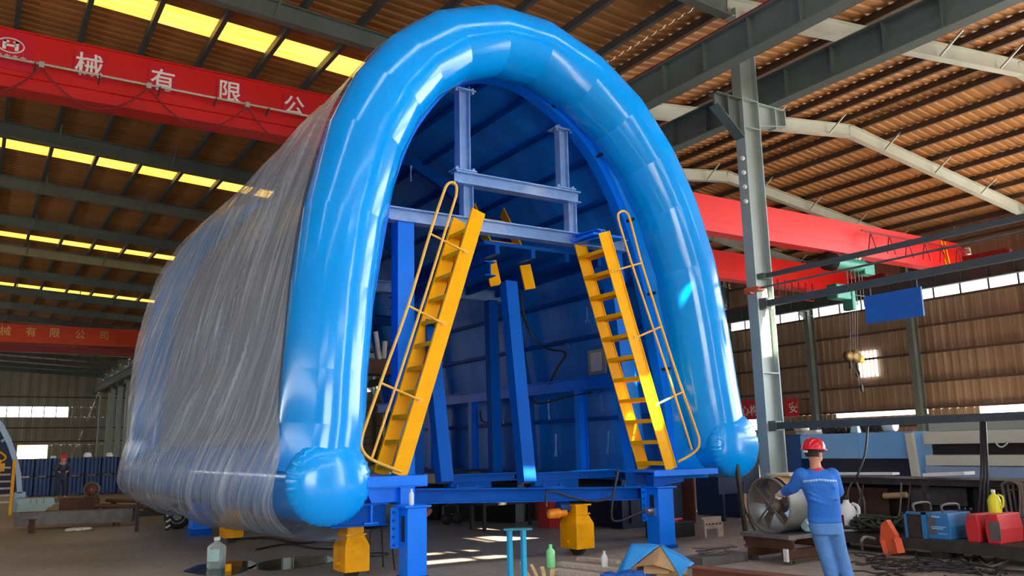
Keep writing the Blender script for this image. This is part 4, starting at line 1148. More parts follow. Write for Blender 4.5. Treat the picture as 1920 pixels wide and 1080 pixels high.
for a in (aL, aR):
    m = MB(); m.ball(Vector((a.x, a.y, .05))+FW*.05, .07, 14, (1, 1, .7)); m.tube([Vector((a.x, a.y, .05))-FW*.03, Vector((a.x, a.y, .05))+FW*.16], [.055, .045], 12); m.tube([Vector((a.x, a.y, .04)), Vector((a.x, a.y, .14))], [.055, .05], 12)
    m.v = [Vector((v.x, v.y, max(v.z, .0))) for v in m.v]
    mesh_obj('shoe', fuse(m, .012, 2), M_black, wk)
m = MB(); m.tube([sh+UP*.0, sh+UP*.05-FW*.005], [.086, .072], 20, False); m.tube([sh+UP*.05-FW*.005, sh+UP*.015], [.064, .07], 20, False); mesh_obj('collar', m.mesh('collar'), M_collar, wk)
# hair and helmet
m = MB(); m.ball(head-fd*.014+UP*.0, .1, 18, (.9, 1.0, 1.1)); m.v = [v for v in m.v]
hm = m.mesh('hair'); bm = bmesh.new(); bm.from_mesh(hm)
bmesh.ops.delete(bm, geom=[v for v in bm.verts if (v.co-head).dot(fd) > .03 or (v.co-head).z < -.075], context='VERTS'); bm.to_mesh(hm); bm.free()
mesh_obj('hair', hm, M_hair, wk)
ht = head+UP*.028
m = MB(); m.lathe([(.132, 0), (.130, .025), (.122, .06), (.1, .1), (.06, .125), (.001, .132)], ht, 32, (UP+fd*.08)); m.lathe([(.118, .0), (.15, -.008), (.15, -.002), (.12, .012)], ht, 32, (UP+fd*.08))
vs = []
for j in range(17):
    a = -1.0+2.0*j/16; dr = fd*math.cos(a)+fr*math.sin(a)
    vs += [ht+dr*.125, ht+dr*(.125+.075*math.cos(a*1.35))-UP*.014]
m.add(vs, [(2*j, 2*j+1, 2*j+3, 2*j+2) for j in range(16)], True)
m.bar(ht+fd*.09+UP*.1, ht-fd*.08+UP*.118, .03, .012)
he = mesh_obj('helmet', m.mesh('helmet'), M_helmet, wk)
m = MB(); m.lathe([(.108, -.035), (.112, -.035), (.112, -.008), (.108, -.008), (.108, -.035)], ht, 28, UP); mesh_obj('headband', m.mesh('headband'), M_black, he)
m = MB(); m.box(ht-fd*.11-UP*.022, (.05, .05, .024)); mesh_obj('clip', m.mesh('clip'), M_white, he)
# reflective tape across the shoulders
m = MB(); pts = []
for k in range(13):
    u = -1+2*k/12; pts.append(ch.lerp(sh, .35)+RW*(.178*u)-FW*(.152*math.sqrt(max(0, 1-.72*u*u)))+UP*(.006-.02*abs(u)))
for i in range(12): m.bar(pts[i], pts[i+1], .016, .026)
mesh_obj('reflective_tape', m.mesh('tape'), M_reflect, wk)
# gloved left hand: palm, four curled fingers, thumb
gl = MB(); hd = (wrL-elL).normalized(); pc = wrL+hd*.05
gr = hd.cross(UP).normalized(); gu = gr.cross(hd)
gl.tube([elL.lerp(wrL, .72), wrL, wrL+hd*.03], [.046, .04, .042], 12)
gl.ball(pc, .048, 12, (1, 1, .8))
for k in range(4):
    o = gr*(.034-.023*k); L = (.042, .048, .045, .036)[k]
    a = pc+hd*.03+o; b = a+hd*L+gu*.005; c = b+hd*L*.5-gu*L*.6; e = c-gu*L*.6-hd*.012
    gl.tube([a, b, c, e], [.013, .0125, .0115, .009], 8)
gl.tube([pc+gr*.035-hd*.01, pc+gr*.065+hd*.025-gu*.01, pc+gr*.055+hd*.06-gu*.03], [.015, .013, .010], 8)
mesh_obj('glove', fuse(gl, .007, 2), M_glove, wk)

# light blue machine and pale slabs behind the bench
XM = 18.0
a = at(1499, 815, 0, XM); b = at(1708, 812, 0, XM)
t = thing('sheet_metal_housing', 'long light blue sheet metal housing behind the helmeted worker', 'machine', (XM+.5, (a.y+b.y)/2, 0))
z1, z0 = a.z, at(1600, 860, 0, XM).z
q = MB(); q.bb((XM, b.y, z0), (XM+1.2, a.y, z1)); q.build('upper_casing', M_lightblue, t, bevel=.015)
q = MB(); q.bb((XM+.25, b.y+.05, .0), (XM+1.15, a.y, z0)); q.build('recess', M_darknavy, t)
q = MB(); q.bb((XM-.02, a.y, 0), (XM+1.2, a.y+.42, z1+.01)); q.build('side_cabinet', M_navy, t)
q = MB(); q.bb((XM-.03, b.y-.06, .0), (XM+1.2, b.y+.0, z1)); q.build('end_plate', M_lightblue, t)
for y in (a.y-.55, a.y-1.7):
    q = MB(); q.bb((XM-.012, y-.008, z0+.03), (XM, y+.008, z1-.03)); q.build('seam', M_lightblue, t)
def on_top(px): return at(px, 812, 0, XM+.35).y
q = MB()
for px, r in ((1622, .14), (1632, .13), (1642, .14), (1650, .12)): q.lathe([(.05, -.05), (r, -.045), (r, -.02), (.07, -.02), (.07, .02), (r, .02), (r, .045), (.05, .05)], (XM+.4, on_top(px), z1+.145), 18, (0, 1, 0))
simple('cable_reels', q, M_grime, 'dark cable reels standing on the light blue housing', 'reel')
q = MB(); q.lathe([(.13, -.14), (.15, -.1), (.15, .1), (.13, .14)], (XM+.4, on_top(1668), z1+.15), 22, (0, 1, 0)); simple('white_drum', q, M_white, 'white drum at the right end on top of the light blue housing', 'drum')
q = MB(); q.box((XM+.4, on_top(1602), z1+.12), (.3, .2, .24), .3, (.6, .7)); simple('plastic_can', q, M_ice, 'pale blue can on the light blue housing', 'can', bevel=.03)
q = MB()
for k in range(5):
    q.box((XM+.4+.05*k, on_top(1550+9*k), z1+.07), (.25, .14, .14+.03*(k % 2)), .2*k); q.lathe([(.05, 0), (.07, .02), (.07, .12), (.03, .14)], (XM+.3, on_top(1548+9*k), z1+.09), 10, (1, .4, 0))
simple('engine_block', q, M_grime, 'black greasy engine parts heaped on the light blue housing', 'machine part')
q = MB(); q.bb((XM+.1, on_top(1546), z1), (XM+.7, on_top(1505), z1+.05)); q.bb((XM+.2, on_top(1538), z1+.05), (XM+.6, on_top(1515), z1+.11)); simple('white_tray', q, M_white, 'white flat trays at the left end on top of the light blue housing', 'tray')
q = MB(); q.ball((XM+.6, on_top(1492), z1+.18), .2, 16, (1, 1, .9)); simple('canvas_sack', q, M_rag, 'round beige sack on the navy cabinet beside the column', 'sack')
ye = at(1720, 830, 0, XM).y
spec = [('grey', M_steellt, 828, 800), ('cream', M_cream, 847, 829), ('dark', M_grime, 851, 848)]
zz = lambda py: at(1740, py, 0, XM).z
for nm, m_, y0, y1, lab, dx in (('steel_slab', M_ring, 893, 874, 'grey blue slab lowest under the white slabs at the right edge', 0), ('steel_slab', M_cream, 873, 853, 'lower white slab of the pair stacked at the right edge', .05),
                            ('steel_slab', M_grime, 853, 833, 'dark slab sandwiched between the white slabs at the right edge', .35), ('steel_slab', M_cream, 833, 809, 'upper white slab of the pair stacked at the right edge', .05), ('steel_slab', M_steellt, 809, 792, 'pale grey slab on top of the white slabs at the right edge', .3)):
    q = MB(); q.bb((XM+dx, 3.0, max(0, zz(y0)) if y0 < 893 else 0), (XM+1.4, ye-.12, zz(y1)-.004)); simple(nm, q, m_, lab, 'slab', bevel=.01)
q = MB(); q.bar((XM-.08, ye+.02, .0), (XM-.08, ye+.12, zz(811)), .1, .17, (0, 1, 0)); simple('cream_post', q, M_cream, 'cream post standing at the end of the slab stack', 'post')
q = MB(); q.tube(smooth_path([at(1866, 828, 0, XM+.03), at(1872, 836, 0, XM+.02), at(1879, 838, 0, XM+.02), at(1886, 834, 0, XM+.02), at(1891, 827, 0, XM+.03)], 4), .018, 8); simple('lifting_loop', q, M_white, 'white rope loop on the dark gap between the slabs', 'rope')

# bench along the column line
XT = 13.0
t = thing('steel_bench', 'long dark steel bench behind the worker, rags and tools on it', 'bench', (XT+.35, 8.2, 0))
zt_ = at(1700, 903, 0, XT).z
q = MB(); q.ibeam((XT, 4.2, zt_), (XT, 10.6, zt_), .1, .1, .012); q.bb((XT, 4.2, zt_+.03), (XT+.8, 10.6, zt_+.05)); q.build('bench_top', M_grime, t)
for y in (4.4, 6.3, 8.2, 10.4):
    for x in (XT, XT+.75): q = MB(); q.bb((x-.04, y-.04, 0), (x+.04, y+.04, zt_)); q.build('leg', M_grime, t)
q = MB(); q.bb((XT+.7, 4.3, .12), (XT+.74, 10.5, zt_-.05)); q.build('back_sheet', M_grime, t)
q = MB(); q.bb((XT-.05, 4.2, .25), (XT+.75, 10.5, .28)); q.build('shelf', M_grime, t)
def hungplate(px0, px1, py0, py1, X, m, name, label, cat):
    a = at(px0, py0, 0, X); b = at(px1, py1, 0, X); q = MB(); q.bb((X, b.y, max(.0, b.z)), (X+.02, a.y, a.z)); return simple(name, q, m, label, cat)
hungplate(1705, 1815, 912, 950, XT+.5, M_dullsteel, 'steel_sheet', 'scuffed bare steel sheet leaning in the bench above the blue welder', 'sheet')
hungplate(1560, 1672, 912, 1000, XT+.45, M_rust, 'rusty_sheet', 'dark rusty sheet leaning in the bench behind the hanging hose', 'sheet')
q = MB(); q.bb((XT+.2, at(1885, 930, 0, XT+.2).y, .3), (XT+.6, at(1825, 930, 0, XT+.2).y, zt_-.1)); simple('tool_cabinet', q, M_black, 'black cabinet under the bench behind the yellow jug', 'cabinet', bevel=.01)
q = MB(); q.tube([at(1658, 930, 0, XT+.02), at(1700, 928, 0, XT+.02)], .05, 8); simple('wood_block', q, M_card, 'brown wood block hung on the bench left of the steel sheet', 'block')
q = MB(); q.bar(at(1560, 888, 0, XT+.3), at(1680, 888, 0, XT+.3), .2, .04); simple('white_strip', q, M_white, 'white strip lying on the bench below the light blue housing', 'strip')
q = MB(); q.bar(at(1740, 890, 0, XT+.3), at(1818, 887, 0, XT+.3), .3, .05); simple('white_strip', q, M_white, 'white sheet lying on the bench in front of the slab stack', 'sheet')
# long box beam on the floor with machines on it
XK = 11.3
bA = at(1572, 1044, 2, 0); 
bz = .25
t = thing('box_beam', 'long grey box beam lying on the floor, welding machines standing on it', 'beam', (XK, 7.5, 0))
q = MB(); q.bb((XK-.15, 4.4, .10), (XK+.45, 9.7, bz)); q.build('beam', M_grime, t)
for y in (5.2, 7.0, 8.8): q = MB(); q.bb((XK-.1, y-.08, 0), (XK+.4, y+.08, .10)); q.build('bearer', M_grime, t)
def front(px, py): return at(px, py, 0, XK)
def case(px0, px1, py0, py1, dx, name, label, mat_main, mat_side, dark_front):
    a = front(px0, py0); b = front(px1, py1)
    t = thing(name, label, 'welding machine', (XK+dx/2, (a.y+b.y)/2, bz))
    z1 = a.z; y0, y1 = b.y, a.y
    q = MB(); q.prism([(y0+.02, bz), (y1-.02, bz), (y1, bz+.5*(z1-bz)), (y1-.03, z1), (y0+.03, z1), (y0, bz+.5*(z1-bz))], 0, XK-.06, XK+dx); q.build('casing', mat_main, t, bevel=.012)
    return t, y0, y1, z1
t, y0, y1, z1 = case(1737, 1792, 960, 1028, .5, 'welding_machine', 'blue welding machine on the floor beam, facing the fan', M_welder, None, None)
q = MB(); q.bb((XK-.09, y1+.0, bz+.0), (XK+.45, y1+.26, z1-.02)); q.build('front_panel', M_grime, t, bevel=.01)
q = MB(); q.bb((XK-.11, y1-.02, z1-.03), (XK-.06, y1+.28, z1)); q.bb((XK-.11, y1+.25, bz), (XK-.06, y1+.28, z1)); q.bb((XK-.11, y1-.02, bz), (XK-.06, y1+.02, z1)); q.build('front_frame', M_welder, t)
for (u0, u1, v0, v1) in ((.30, .62, .82, .88), (.25, .8, .45, .49), (.25, .7, .38, .42), (.5, .85, .2, .23)):
    q = MB(); q.bb((XK-.068, y1-(y1-y0)*u1, bz+(z1-bz)*v0), (XK-.06, y1-(y1-y0)*u0, bz+(z1-bz)*v1)); q.build('pale_stripe', M_reflect, t)
q = MB(); q.bb((XK-.066, y1-.16, bz+.06), (XK-.058, y1-.04, bz+.3)); q.build('grey_label', M_dullsteel, t)
for k in (0, 1):
    q = MB(); yy = y1+.18-k*.42; q.tube(smooth_path([(XK, yy, z1), (XK, yy, z1+.1), (XK+.35, yy, z1+.1), (XK+.4, yy, z1)], 4), .018, 8); q.build('handle', M_dullsteel, t)
t, y0, y1, z1 = case(1848, 1886, 963, 1032, .5, 'welding_machine', 'red welding machine carrying the yellow jug', M_welderred, None, None); zr, yr_ = z1, (y0+y1)/2
q = MB(); q.bb((XK-.068, y1-.2, bz+.05), (XK-.058, y1-.06, bz+.28)); q.build('grey_label', M_dullsteel, t)
t, y0, y1, z1 = case(1811, 1845, 963, 1020, .5, 'welding_machine', 'low red and grey welding machine between the blue one and the yellow jug', M_welderred, None, None)
q = MB(); q.bb((XK-.075, y0+.03, bz+.32), (XK-.058, y1-.03, z1-.03)); q.build('control_panel', M_dullsteel, t)
for k in range(3): q = MB(); q.cyl((XK-.1, y0+.08+k*.08, bz+.42), (XK-.07, y0+.08+k*.08, bz+.42), .02, 10); q.build('knob', M_black, t)
def jug(c, s, m, capm, name, label, cat='jug', grip=True):
    t = thing(name, label, cat, c); c = Vector(c)
    q = MB(); w = .085*s
    secs = [(0, w), (.02*s, w*1.05), (.17*s, w*1.05), (.23*s, w*.75), (.26*s, w*.32), (.29*s, w*.3)]
    q.lathe([(r, z) for z, r in secs], c, 18); q.build('body', m, t)
    q = MB(); q.cyl(c+UP*(.285*s), c+UP*(.32*s), w*.36, 12); q.build('cap', capm, t)
    if grip:
        q = MB(); q.tube(smooth_path([c+Vector((0, -w*.8, .25*s)), c+Vector((0, -w*1.5, .22*s)), c+Vector((0, -w*1.4, .1*s)), c+Vector((0, -w*.95, .07*s))], 4), .016*s, 8); q.build('grip', m, t)
    return t
jug((XK+.2, yr_+.08, zr+.002), .92, M_jugyellow, M_white, 'plastic_jug', 'yellow plastic jug on top of the red welding machine')
jw = at(1592, 1003, 0, XK+.1)
tj = jug((XK+.1, jw.y, bz+.0), 1.6, M_white, M_black, 'plastic_jug', 'white plastic jug with a dark red label right of the worker\'s hip')
q = MB(); q.bb((XK+.1-.15, jw.y-.04, bz+.06), (XK+.1-.136, jw.y+.05, bz+.24)); q.build('label', M_darkred, tj)
q = MB(); rnd = random.Random(2); oc = at(1676, 1000, 0, XK-.2)
q.prism([(-.12, 0), (.1, 0), (.13, .2), (.04, .42), (-.06, .46), (-.13, .25)], 0, -.05, .05); q.box((0, .1, .1), (.16, .06, .2), .4); q.box((-.02, -.12, .1), (.12, .05, .2), -.3)
q.xf(Matrix.Translation((XK-.25, oc.y, .02))@Matrix.Rotation(-.2, 4, 'X')); q.v = [Vector((v.x, v.y, max(v.z, .0))) for v in q.v]
simple('plastic_guard', q, M_orangeplastic, 'broken orange plastic guard leaning at the left of the blue welder', 'guard')
rnd = random.Random(9)
q = MB()
for k in range(26):
    c = Vector((XK+.15+rnd.uniform(-.1, .2), at(1628, 1000, 0, XK+.1).y+rnd.uniform(-.3, .3), bz+.03))
    q.tube(smooth_path([c+Vector((rnd.uniform(-.3, .3), rnd.uniform(-.3, .3), rnd.uniform(.02, .2))) for _ in range(4)], 4), .022, 6)
simple('cloth_heap', q, M_tank, 'dark heap of rags and hoses on the floor beam behind the worker', 'heap', kind='stuff')
# hoses
def hose(P, r, m, name, label, X=None, cat='hose', sub=6):
    q = MB(); q.tube(smooth_path(P, sub), r, 7); return simple(name, q, m, label, cat)
q = MB()
for k in range(9):
    xo = XT-.12+.012*k; y0 = at(1893+6*k-(k % 3)*4, 890, 0, xo).y; dy = .12+.02*(k % 4)
    P = [(xo, y0+dy, zt_-.0), (xo-.03, y0, zt_+.05), (xo-.02, y0-dy, zt_-.02), (xo-.03, y0-dy*.8, .55-.04*k), (xo, y0, .35-.03*(k % 5)), (xo-.01, y0+dy*.9, .5-.03*k)]
    q.tube(smooth_path([Vector(p) for p in P], 6), .02, 6, closed=True)
simple('hose_bundle', q, M_hose, 'thick bundle of grey hoses hung over the bench at the right edge', 'hose')
for k, (px, label) in enumerate(((1608, 'looped grey hose hanging from the bench right of the worker'),)):
    P = [at(1597, 905, 0, XT-.1), at(1590, 925, 0, XT-.1), at(1592, 950, 0, XT-.1), at(1604, 955, 0, XT-.12), at(1614, 930, 0, XT-.1), at(1606, 905, 0, XT-.1), at(1620, 940, 0, XT-.12), at(1622, 985, 0, XT-.12)]
    hose(P, .018, M_hose, 'hose_loop', label)
rnd = random.Random(21)
def floor_hose(pxs, r, m, label, name='floor_hose'):
    hose([at(px, py, 2, r+zz_*.9) for px, py, zz_ in pxs], r, m, name, label)
floor_hose([(1905, 985, .4), (1880, 1010, .25), (1845, 1025, .08), (1835, 1045, .0), (1855, 1062, .02), (1890, 1050, 0.03), (1915, 1030, .06)], .016, M_hose, 'grey hose rising in a curve in front of the red welder')
floor_hose([(1822, 1012, .25), (1828, 1030, .1), (1845, 1052, .0), (1880, 1068, .0), (1915, 1072, .0)], .016, M_cable, 'dark lead running from the low red welder along the floor')
floor_hose([(1800, 1010, .2), (1795, 1035, .05), (1815, 1055, .0), (1850, 1060, .0), (1870, 1040, .02), (1838, 1035, .04), (1820, 1052, .0), (1840, 1076, .0)], .015, M_hose, 'coiled grey hose on the floor below the low red welder')
floor_hose([(1715, 1030, .2), (1725, 1052, .02), (1760, 1062, .0), (1800, 1064, .0), (1840, 1068, 0)], .013, M_cable, 'dark lead on the floor below the blue welder')
floor_hose([(1640, 1066, 0), (1700, 1070, 0), (1760, 1068, 0), (1820, 1074, 0)], .013, M_cable, 'dark lead lying straight across the floor right of the worker')
floor_hose([(1617, 1030, .12), (1615, 1015, .3), (1622, 1007, .34), (1640, 1010, .28)], .02, M_hose, 'grey hose arching out of the beam beside the worker\'s leg')
floor_hose([(1690, 905, 1.0), (1688, 950, .6), (1680, 1000, .25), (1668, 1040, .02), (1662, 1066, 0)], .014, M_hose, 'lead hanging from the bench down past the orange guard')
for px, d, lab in ((1843, 6, 'thick pair of cables hanging from the low tray at the far right'), (1627, 6, 'thin black cable hanging from the low tray in front of the light blue housing')):
    q = MB()
    if px == 1843:
        for k in range(3):
            q.tube(smooth_path([at(px-4+4*k, 792, 0, 13.85), at(px-3+5*k, 845, 0, 13.2), at(px-3+6*k, 892, 0, 12.86), at(px-8+9*k, 960, 0, 12.82)], 5), .02, 6)
    else: q.tube(smooth_path([at(1627, 800, 0, 13.85), at(1622, 850, 0, 13.2), at(1610, 885, 0, 12.86), at(1602, 905, 0, 12.84)], 5), .02, 6)
    simple('hanging_cable', q, M_cable, lab, 'cable')

rnd = random.Random(77)
for k, (px0, px1, h, d, m_, lab) in enumerate(((1640, 1668, .34, .3, M_grime, 'dark box under the bench left of the orange guard'), (1690, 1702, .5, .25, M_rust, 'narrow rusty box under the bench right of the orange guard'), (1800, 1822, .42, .3, M_black, 'black box under the bench right of the blue welder'), (1888, 1918, .5, .35, M_tank, 'dark green covered box at the right edge behind the hoses'), (1570, 1600, .4, .3, M_grime, 'dark box under the bench straight behind the white jug'))):
    a = at(px0, 980, 0, 12.2); b = at(px1, 980, 0, 12.2); q = MB(); q.bb((12.2, b.y, 0), (12.2+d, a.y, h)); simple('dark_box', q, m_, lab, 'box', bevel=.015)
q = MB(); n_ = 0
while n_ < 30:
    px = rnd.uniform(1640, 1920); py = rnd.uniform(1050, 1080); c = at(px, py, 2, 0); P = [c]
    a = rnd.uniform(0, 6.3); da = rnd.uniform(-.5, .5)
    for j in range(10): a += da+rnd.uniform(-.3, .3); P.append(P[-1]+Vector((math.cos(a)*.11, math.sin(a)*.11, 0)))
    if max(p.x for p in P) > XK-.2: continue
    n_ += 1
    P = [Vector((p.x, p.y, .012+.03*rnd.random())) for p in P]; q.tube(smooth_path(P, 4), .011, 5)
simple('lead_tangle', q, M_cable, 'tangle of dark leads spread over the floor in front of the welding machines', 'cable', kind='stuff')
q = MB()
for k in range(30):
    px = rnd.uniform(1590, 1915); c = at(px, 950, 0, 12.5); z = rnd.uniform(.0, .1)
    q.box((12.55+rnd.uniform(-.1, .2), c.y, z+.06), (rnd.uniform(.08, .25), rnd.uniform(.08, .3), rnd.uniform(.1, .3)), rnd.uniform(-1, 1))
simple('scrap_heap', q, M_grime, 'dark scrap heaped along the floor under the bench', 'scrap', kind='stuff')
for k, (px, z0, lab) in enumerate(((1618, .85, 'thin dark rod leaning against the bench beside the hanging hose'), (1706, .9, 'thin bent dark rod leaning on the bench left of the blue welder'), (1868, .8, 'thin dark rod leaning on the bench beside the yellow jug'))):
    a = at(px, 900, 0, XT-.08); q = MB(); q.tube([(a.x-.45, a.y-.1, .01), (a.x, a.y, z0)], .014, 6); simple('steel_rod', q, M_grime, lab, 'rod')

# ================================================================ UNDER AND BEHIND THE ARCH, FOREGROUND, LEFT SIDE
# navy bin and odds and ends right of the trolley
a = at(1100, 998, 2, 0); b = at(1168, 992, 2, 0)
q = MB(); q.bb((b.x, b.y, 0), (b.x+1.6, b.y+1.9, .93)); t = simple('steel_bin', q, M_darknavy, 'dark navy steel bin standing behind the right jack leg', 'bin', bevel=.01)
for dx in (.2, 1.2): q = MB(); q.bb((b.x+dx, b.y-.03, .1), (b.x+dx+.04, b.y, .85)); q.build('rib', M_darknavy, t)
def place_box(px0, px1, pyb, h, d, m, name, label, cat, bevel=.008, z=0.0, py_top=None):
    A = at(px0, pyb, 2, z); n = A-EYE; w = (px1-px0)/FPX*depth(A)
    q = MB(); rz = -math.atan2(A.x, A.y)*.0
    c = dp((px0+px1)/2, pyb, depth(A)); q.box((c.x+d*.35, c.y+d*.35, z+h/2), (w*1.0, d, h), 0); return simple(name, q, m, label, cat, bevel=bevel)
# background row of dark machines seen under the base beam
t0 = at(900, 984, 2, 0)
q = MB(); q.bb((11.4, 17.5, 0), (12.6, 19.4, 1.15)); q.bb((11.35, 17.4, 1.15), (12.65, 19.5, 1.2)); simple('machine_cabinet', q, M_grime, 'dark machine cabinet left in the gap under the base beam', 'machine', bevel=.01)
q = MB(); q.bb((13.9, 20.2, 0), (15.6, 24.0, 1.5)); simple('machine_cabinet', q, M_black, 'black machine cabinet farthest back under the base beam', 'machine', bevel=.01)
A = at(795, 978, 2, 0); B = at(1020, 986, 2, 0); d = (B-A).normalized()
for k, lab in enumerate(('dark machine bed on the floor inside the trolley, left one behind the base beam', 'dark machine bed on the floor inside the trolley, middle one', 'dark machine bed on the floor inside the trolley, right one')):
    a = A.lerp(B, k/3+.01); b = A.lerp(B, (k+1)/3-.01); q = MB(); q.bar((a.x+.2, a.y+1.1, .36), (b.x+.2, b.y+1.1, .36), .5, .72); q.bar((a.x+.2, a.y+1.1, .76), (b.x+.2, b.y+1.1, .76), .3, .08); simple('machine_bed', q, (M_black, M_grime, M_black)[k], lab, 'machine')
c = at(908, 992, 2, 0)
t = thing('side_bench', 'low dark bench with a pale motor on it, in the gap under the base beam', 'bench', (c.x, c.y, 0))
q = MB(); q.box((c.x+.5, c.y-.1, .5), (1.5, .6, .05)); q.build('bench_top', M_grime, t)
for dx in (-.2, 1.2):
    for dy in (-.35, .15): q = MB(); q.box((c.x+dx, c.y+dy, .24), (.06, .06, .48)); q.build('leg', M_grime, t)
cw = Vector((c.x+.35, c.y-.1, .53))
q = MB(); q.lathe([(.07, -.16), (.13, -.12), (.13, .12), (.07, .16)], cw+UP*.13, 16, (1, .3, 0)); q.box(cw+Vector((.0, 0, .02)), (.3, .2, .04)); simple('pale_motor', q, M_ice, 'pale motor on the low dark bench seen under the base beam', 'motor')
q = MB(); q.lathe([(.27, -.05), (.33, -.05), (.33, .05), (.27, .05), (.27, -.05)], cw+Vector((-.55, .1, .31)), 26, (.4, 1, 0)); simple('tyre', q, M_cable, 'dark tyre standing on the low dark bench', 'tyre')
c = at(845, 984, 2, 0)
t = thing('gas_trolley', 'small dark wheeled frame right of the left jack leg, far behind', 'cart', (c.x, c.y, 0))
q = MB()
for dx in (-.18, .18): q.tube([(c.x+dx, c.y, .02), (c.x+dx, c.y, .38)], .015, 6); q.tube([(c.x+dx, c.y, .38), (c.x, c.y, .44)], .015, 6)
for z in (.06, .22): q.tube([(c.x-.18, c.y, z), (c.x+.18, c.y, z)], .012, 6)
q.build('frame', M_steel, t)
for dx in (-.12, .14): q = MB(); q.lathe([(.02, -.03), (.12, -.03), (.12, .03), (.02, .03)], (c.x+dx, c.y-.04, .13), 14, (0, 1, 0)); q.build('wheel', M_black, t)
c = at(1034, 992, 2, 0)
q = MB(); q.box((c.x+.3, c.y+.4, .45), (.4, .4, .9)); simple('red_cabinet', q, M_welderred, 'red cabinet between the cyan stand and the right wheel unit, under the beam', 'cabinet', bevel=.01)
q = MB(); c2 = at(990, 990, 2, 0); q.box((c2.x+1.3, c2.y+1.6, .45), (.5, .6, .9)); simple('red_oxide_column', q, M_rustred, 'dark red steel column stub left of the red cabinet', 'column')
q = MB(); q.tube([dp(768, 930, 12.6), dp(804, 962, 12.4)], .07, 14); simple('copper_pipe', q, M_rustred, 'brown pipe slanting down right of the left jack leg', 'pipe')
COL.objects[-1].location.z = max(COL.objects[-1].location.z, .0)
q = MB()
for k in range(9):
    y = 13.4+rnd.uniform(0, 4); x = 10.9+rnd.uniform(0, 1.6)
    q.box((x+1.6, y, .05+.09*(k % 3)), (rnd.uniform(.3, .9), .12, .08), rnd.uniform(-.6, .6))
simple('scrap_heap', q, M_rust, 'low heap of rusty scrap behind the navy bin', 'scrap', kind='stuff')

# stuff between the arch foot and the fan
c = at(1240, 1015, 2, 0)
q = MB(); q.bb((c.x+.2, c.y+.2, 0), (c.x+.98, c.y+.62, .26)); simple('tool_chest', q, M_black, 'low black chest on the floor right of the right jack leg', 'chest', bevel=.012)
q = MB(); q.tube([(c.x+.35, c.y+.35, .285), (c.x+.9, c.y+.45, .285)], .025, 8); q.box((c.x+.6, c.y+.4, .275), (.3, .12, .03), .3); simple('red_tool', q, M_welderred, 'red handled tool lying on the black chest', 'tool')
c = at(1335, 1010, 2, 0)
t = thing('bolted_bracket', 'grey brown steel bracket with bolt holes on the floor left of the fan', 'bracket', (c.x, c.y, 0))
q = MB(); q.box((c.x+.2, c.y+.2, .24), (.42, .05, .2), -.1); q.box((c.x+.38, c.y+.18, .12), (.12, .05, .24), -.1); q.box((c.x+.02, c.y+.25, .15), (.04, .2, .3), -.1); q.build('plate', M_board, t)
for k in range(5): q = MB(); q.cyl((c.x+.06+k*.075, c.y+.16-.008*k, .22), (c.x+.06+k*.075, c.y+.19-.008*k, .22), .012, 8); q.build('bolt_hole', M_black, t)
q = MB(); c = at(1268, 975, 2, 0); q.bb((12.6, 13.0, 0), (12.64, 14.0, .95)); simple('rusty_sheet', q, M_rustred, 'rust red upright sheet between the right jack leg and the dark panel', 'sheet')
q = MB(); q.bb((13.2, 12.9, .55), (14.3, 13.0, 1.2)); q.bb((13.3, 12.9, 0), (13.36, 12.98, .55)); q.bb((14.1, 12.9, 0), (14.16, 12.98, .55)); simple('dark_board', q, M_darknavy, 'dark panel on short legs under the right end cushion', 'panel')
q = MB(); q.bb((13.7, 12.7, 0), (13.8, 12.78, .55)); simple('wood_post', q, M_wood, 'pale wooden post under the dark panel', 'post')
# planks in the patch of sun behind the fan
c = Vector(at(1372, 900, 1, 15.0)); 
t = thing('plank_rack', 'dark steel rack holding the sunlit planks left of the column', 'rack', (c.x, 15.0, 0))
for dx in (-.62, .62):
    for dy in (-.3, .3): q = MB(); q.bb((c.x+dx-.03, 15+dy-.03, 0), (c.x+dx+.03, 15+dy+.03, c.z+.35)); q.build('upright', M_grime, t)
q = MB(); q.bb((c.x-.65, 14.67, c.z-.16), (c.x+.65, 15.33, c.z-.12)); q.bb((c.x-.65, 14.67, .12), (c.x+.65, 15.33, .16)); q.build('shelf', M_grime, t)
rp = random.Random(8)
places = ['lowest one', 'second from bottom', 'middle one', 'second from top', 'topmost one']
for k in range(5):
    q = MB(); q.box((c.x+rp.uniform(-.06, .06), 15+rp.uniform(-.05, .05), c.z-.095+.047*k), (1.2, .5, .04), rp.uniform(-.05, .05)); tag(q.build('plank', M_wood), 'pale plank in the sunlit rack left of the column, %s' % places[k], 'plank', 'planks in the sunlit rack')
q = MB(); q.box((c.x+.2, 14.95, .2), (.8, .5, .07), .05); simple('plank', q, M_wood, 'pale sunlit board on the bottom shelf of the rack', 'plank')
q = MB(); q.box((c.x-.32, 14.75, .42), (.1, .08, .52)); q.box((c.x-.32, 14.75, .68), (.2, .12, .03)); simple('wood_prop', q, M_wood, 'upright wooden prop in front of the sunlit rack', 'prop')
q = MB(); P = dp(1392, 905, 14.2); q.bar((P.x, P.y, 0), (P.x-.12, P.y, 1.35), .06, .06); simple('leaning_bar', q, M_grime, 'dark bar leaning upright between the arch foot and the fan', 'bar')
q = MB(); P = at(1402, 1000, 2, 0); q.tube(smooth_path([(P.x, P.y, .9), (P.x-.05, P.y, .5), (P.x+.05, P.y-.1, .1), (P.x-.1, P.y-.3, .02), (P.x-.5, P.y-.5, .02)], 5), .018, 6); simple('floor_hose', q, M_cable, 'dark hose hanging beside the fan and trailing on the floor', 'hose')
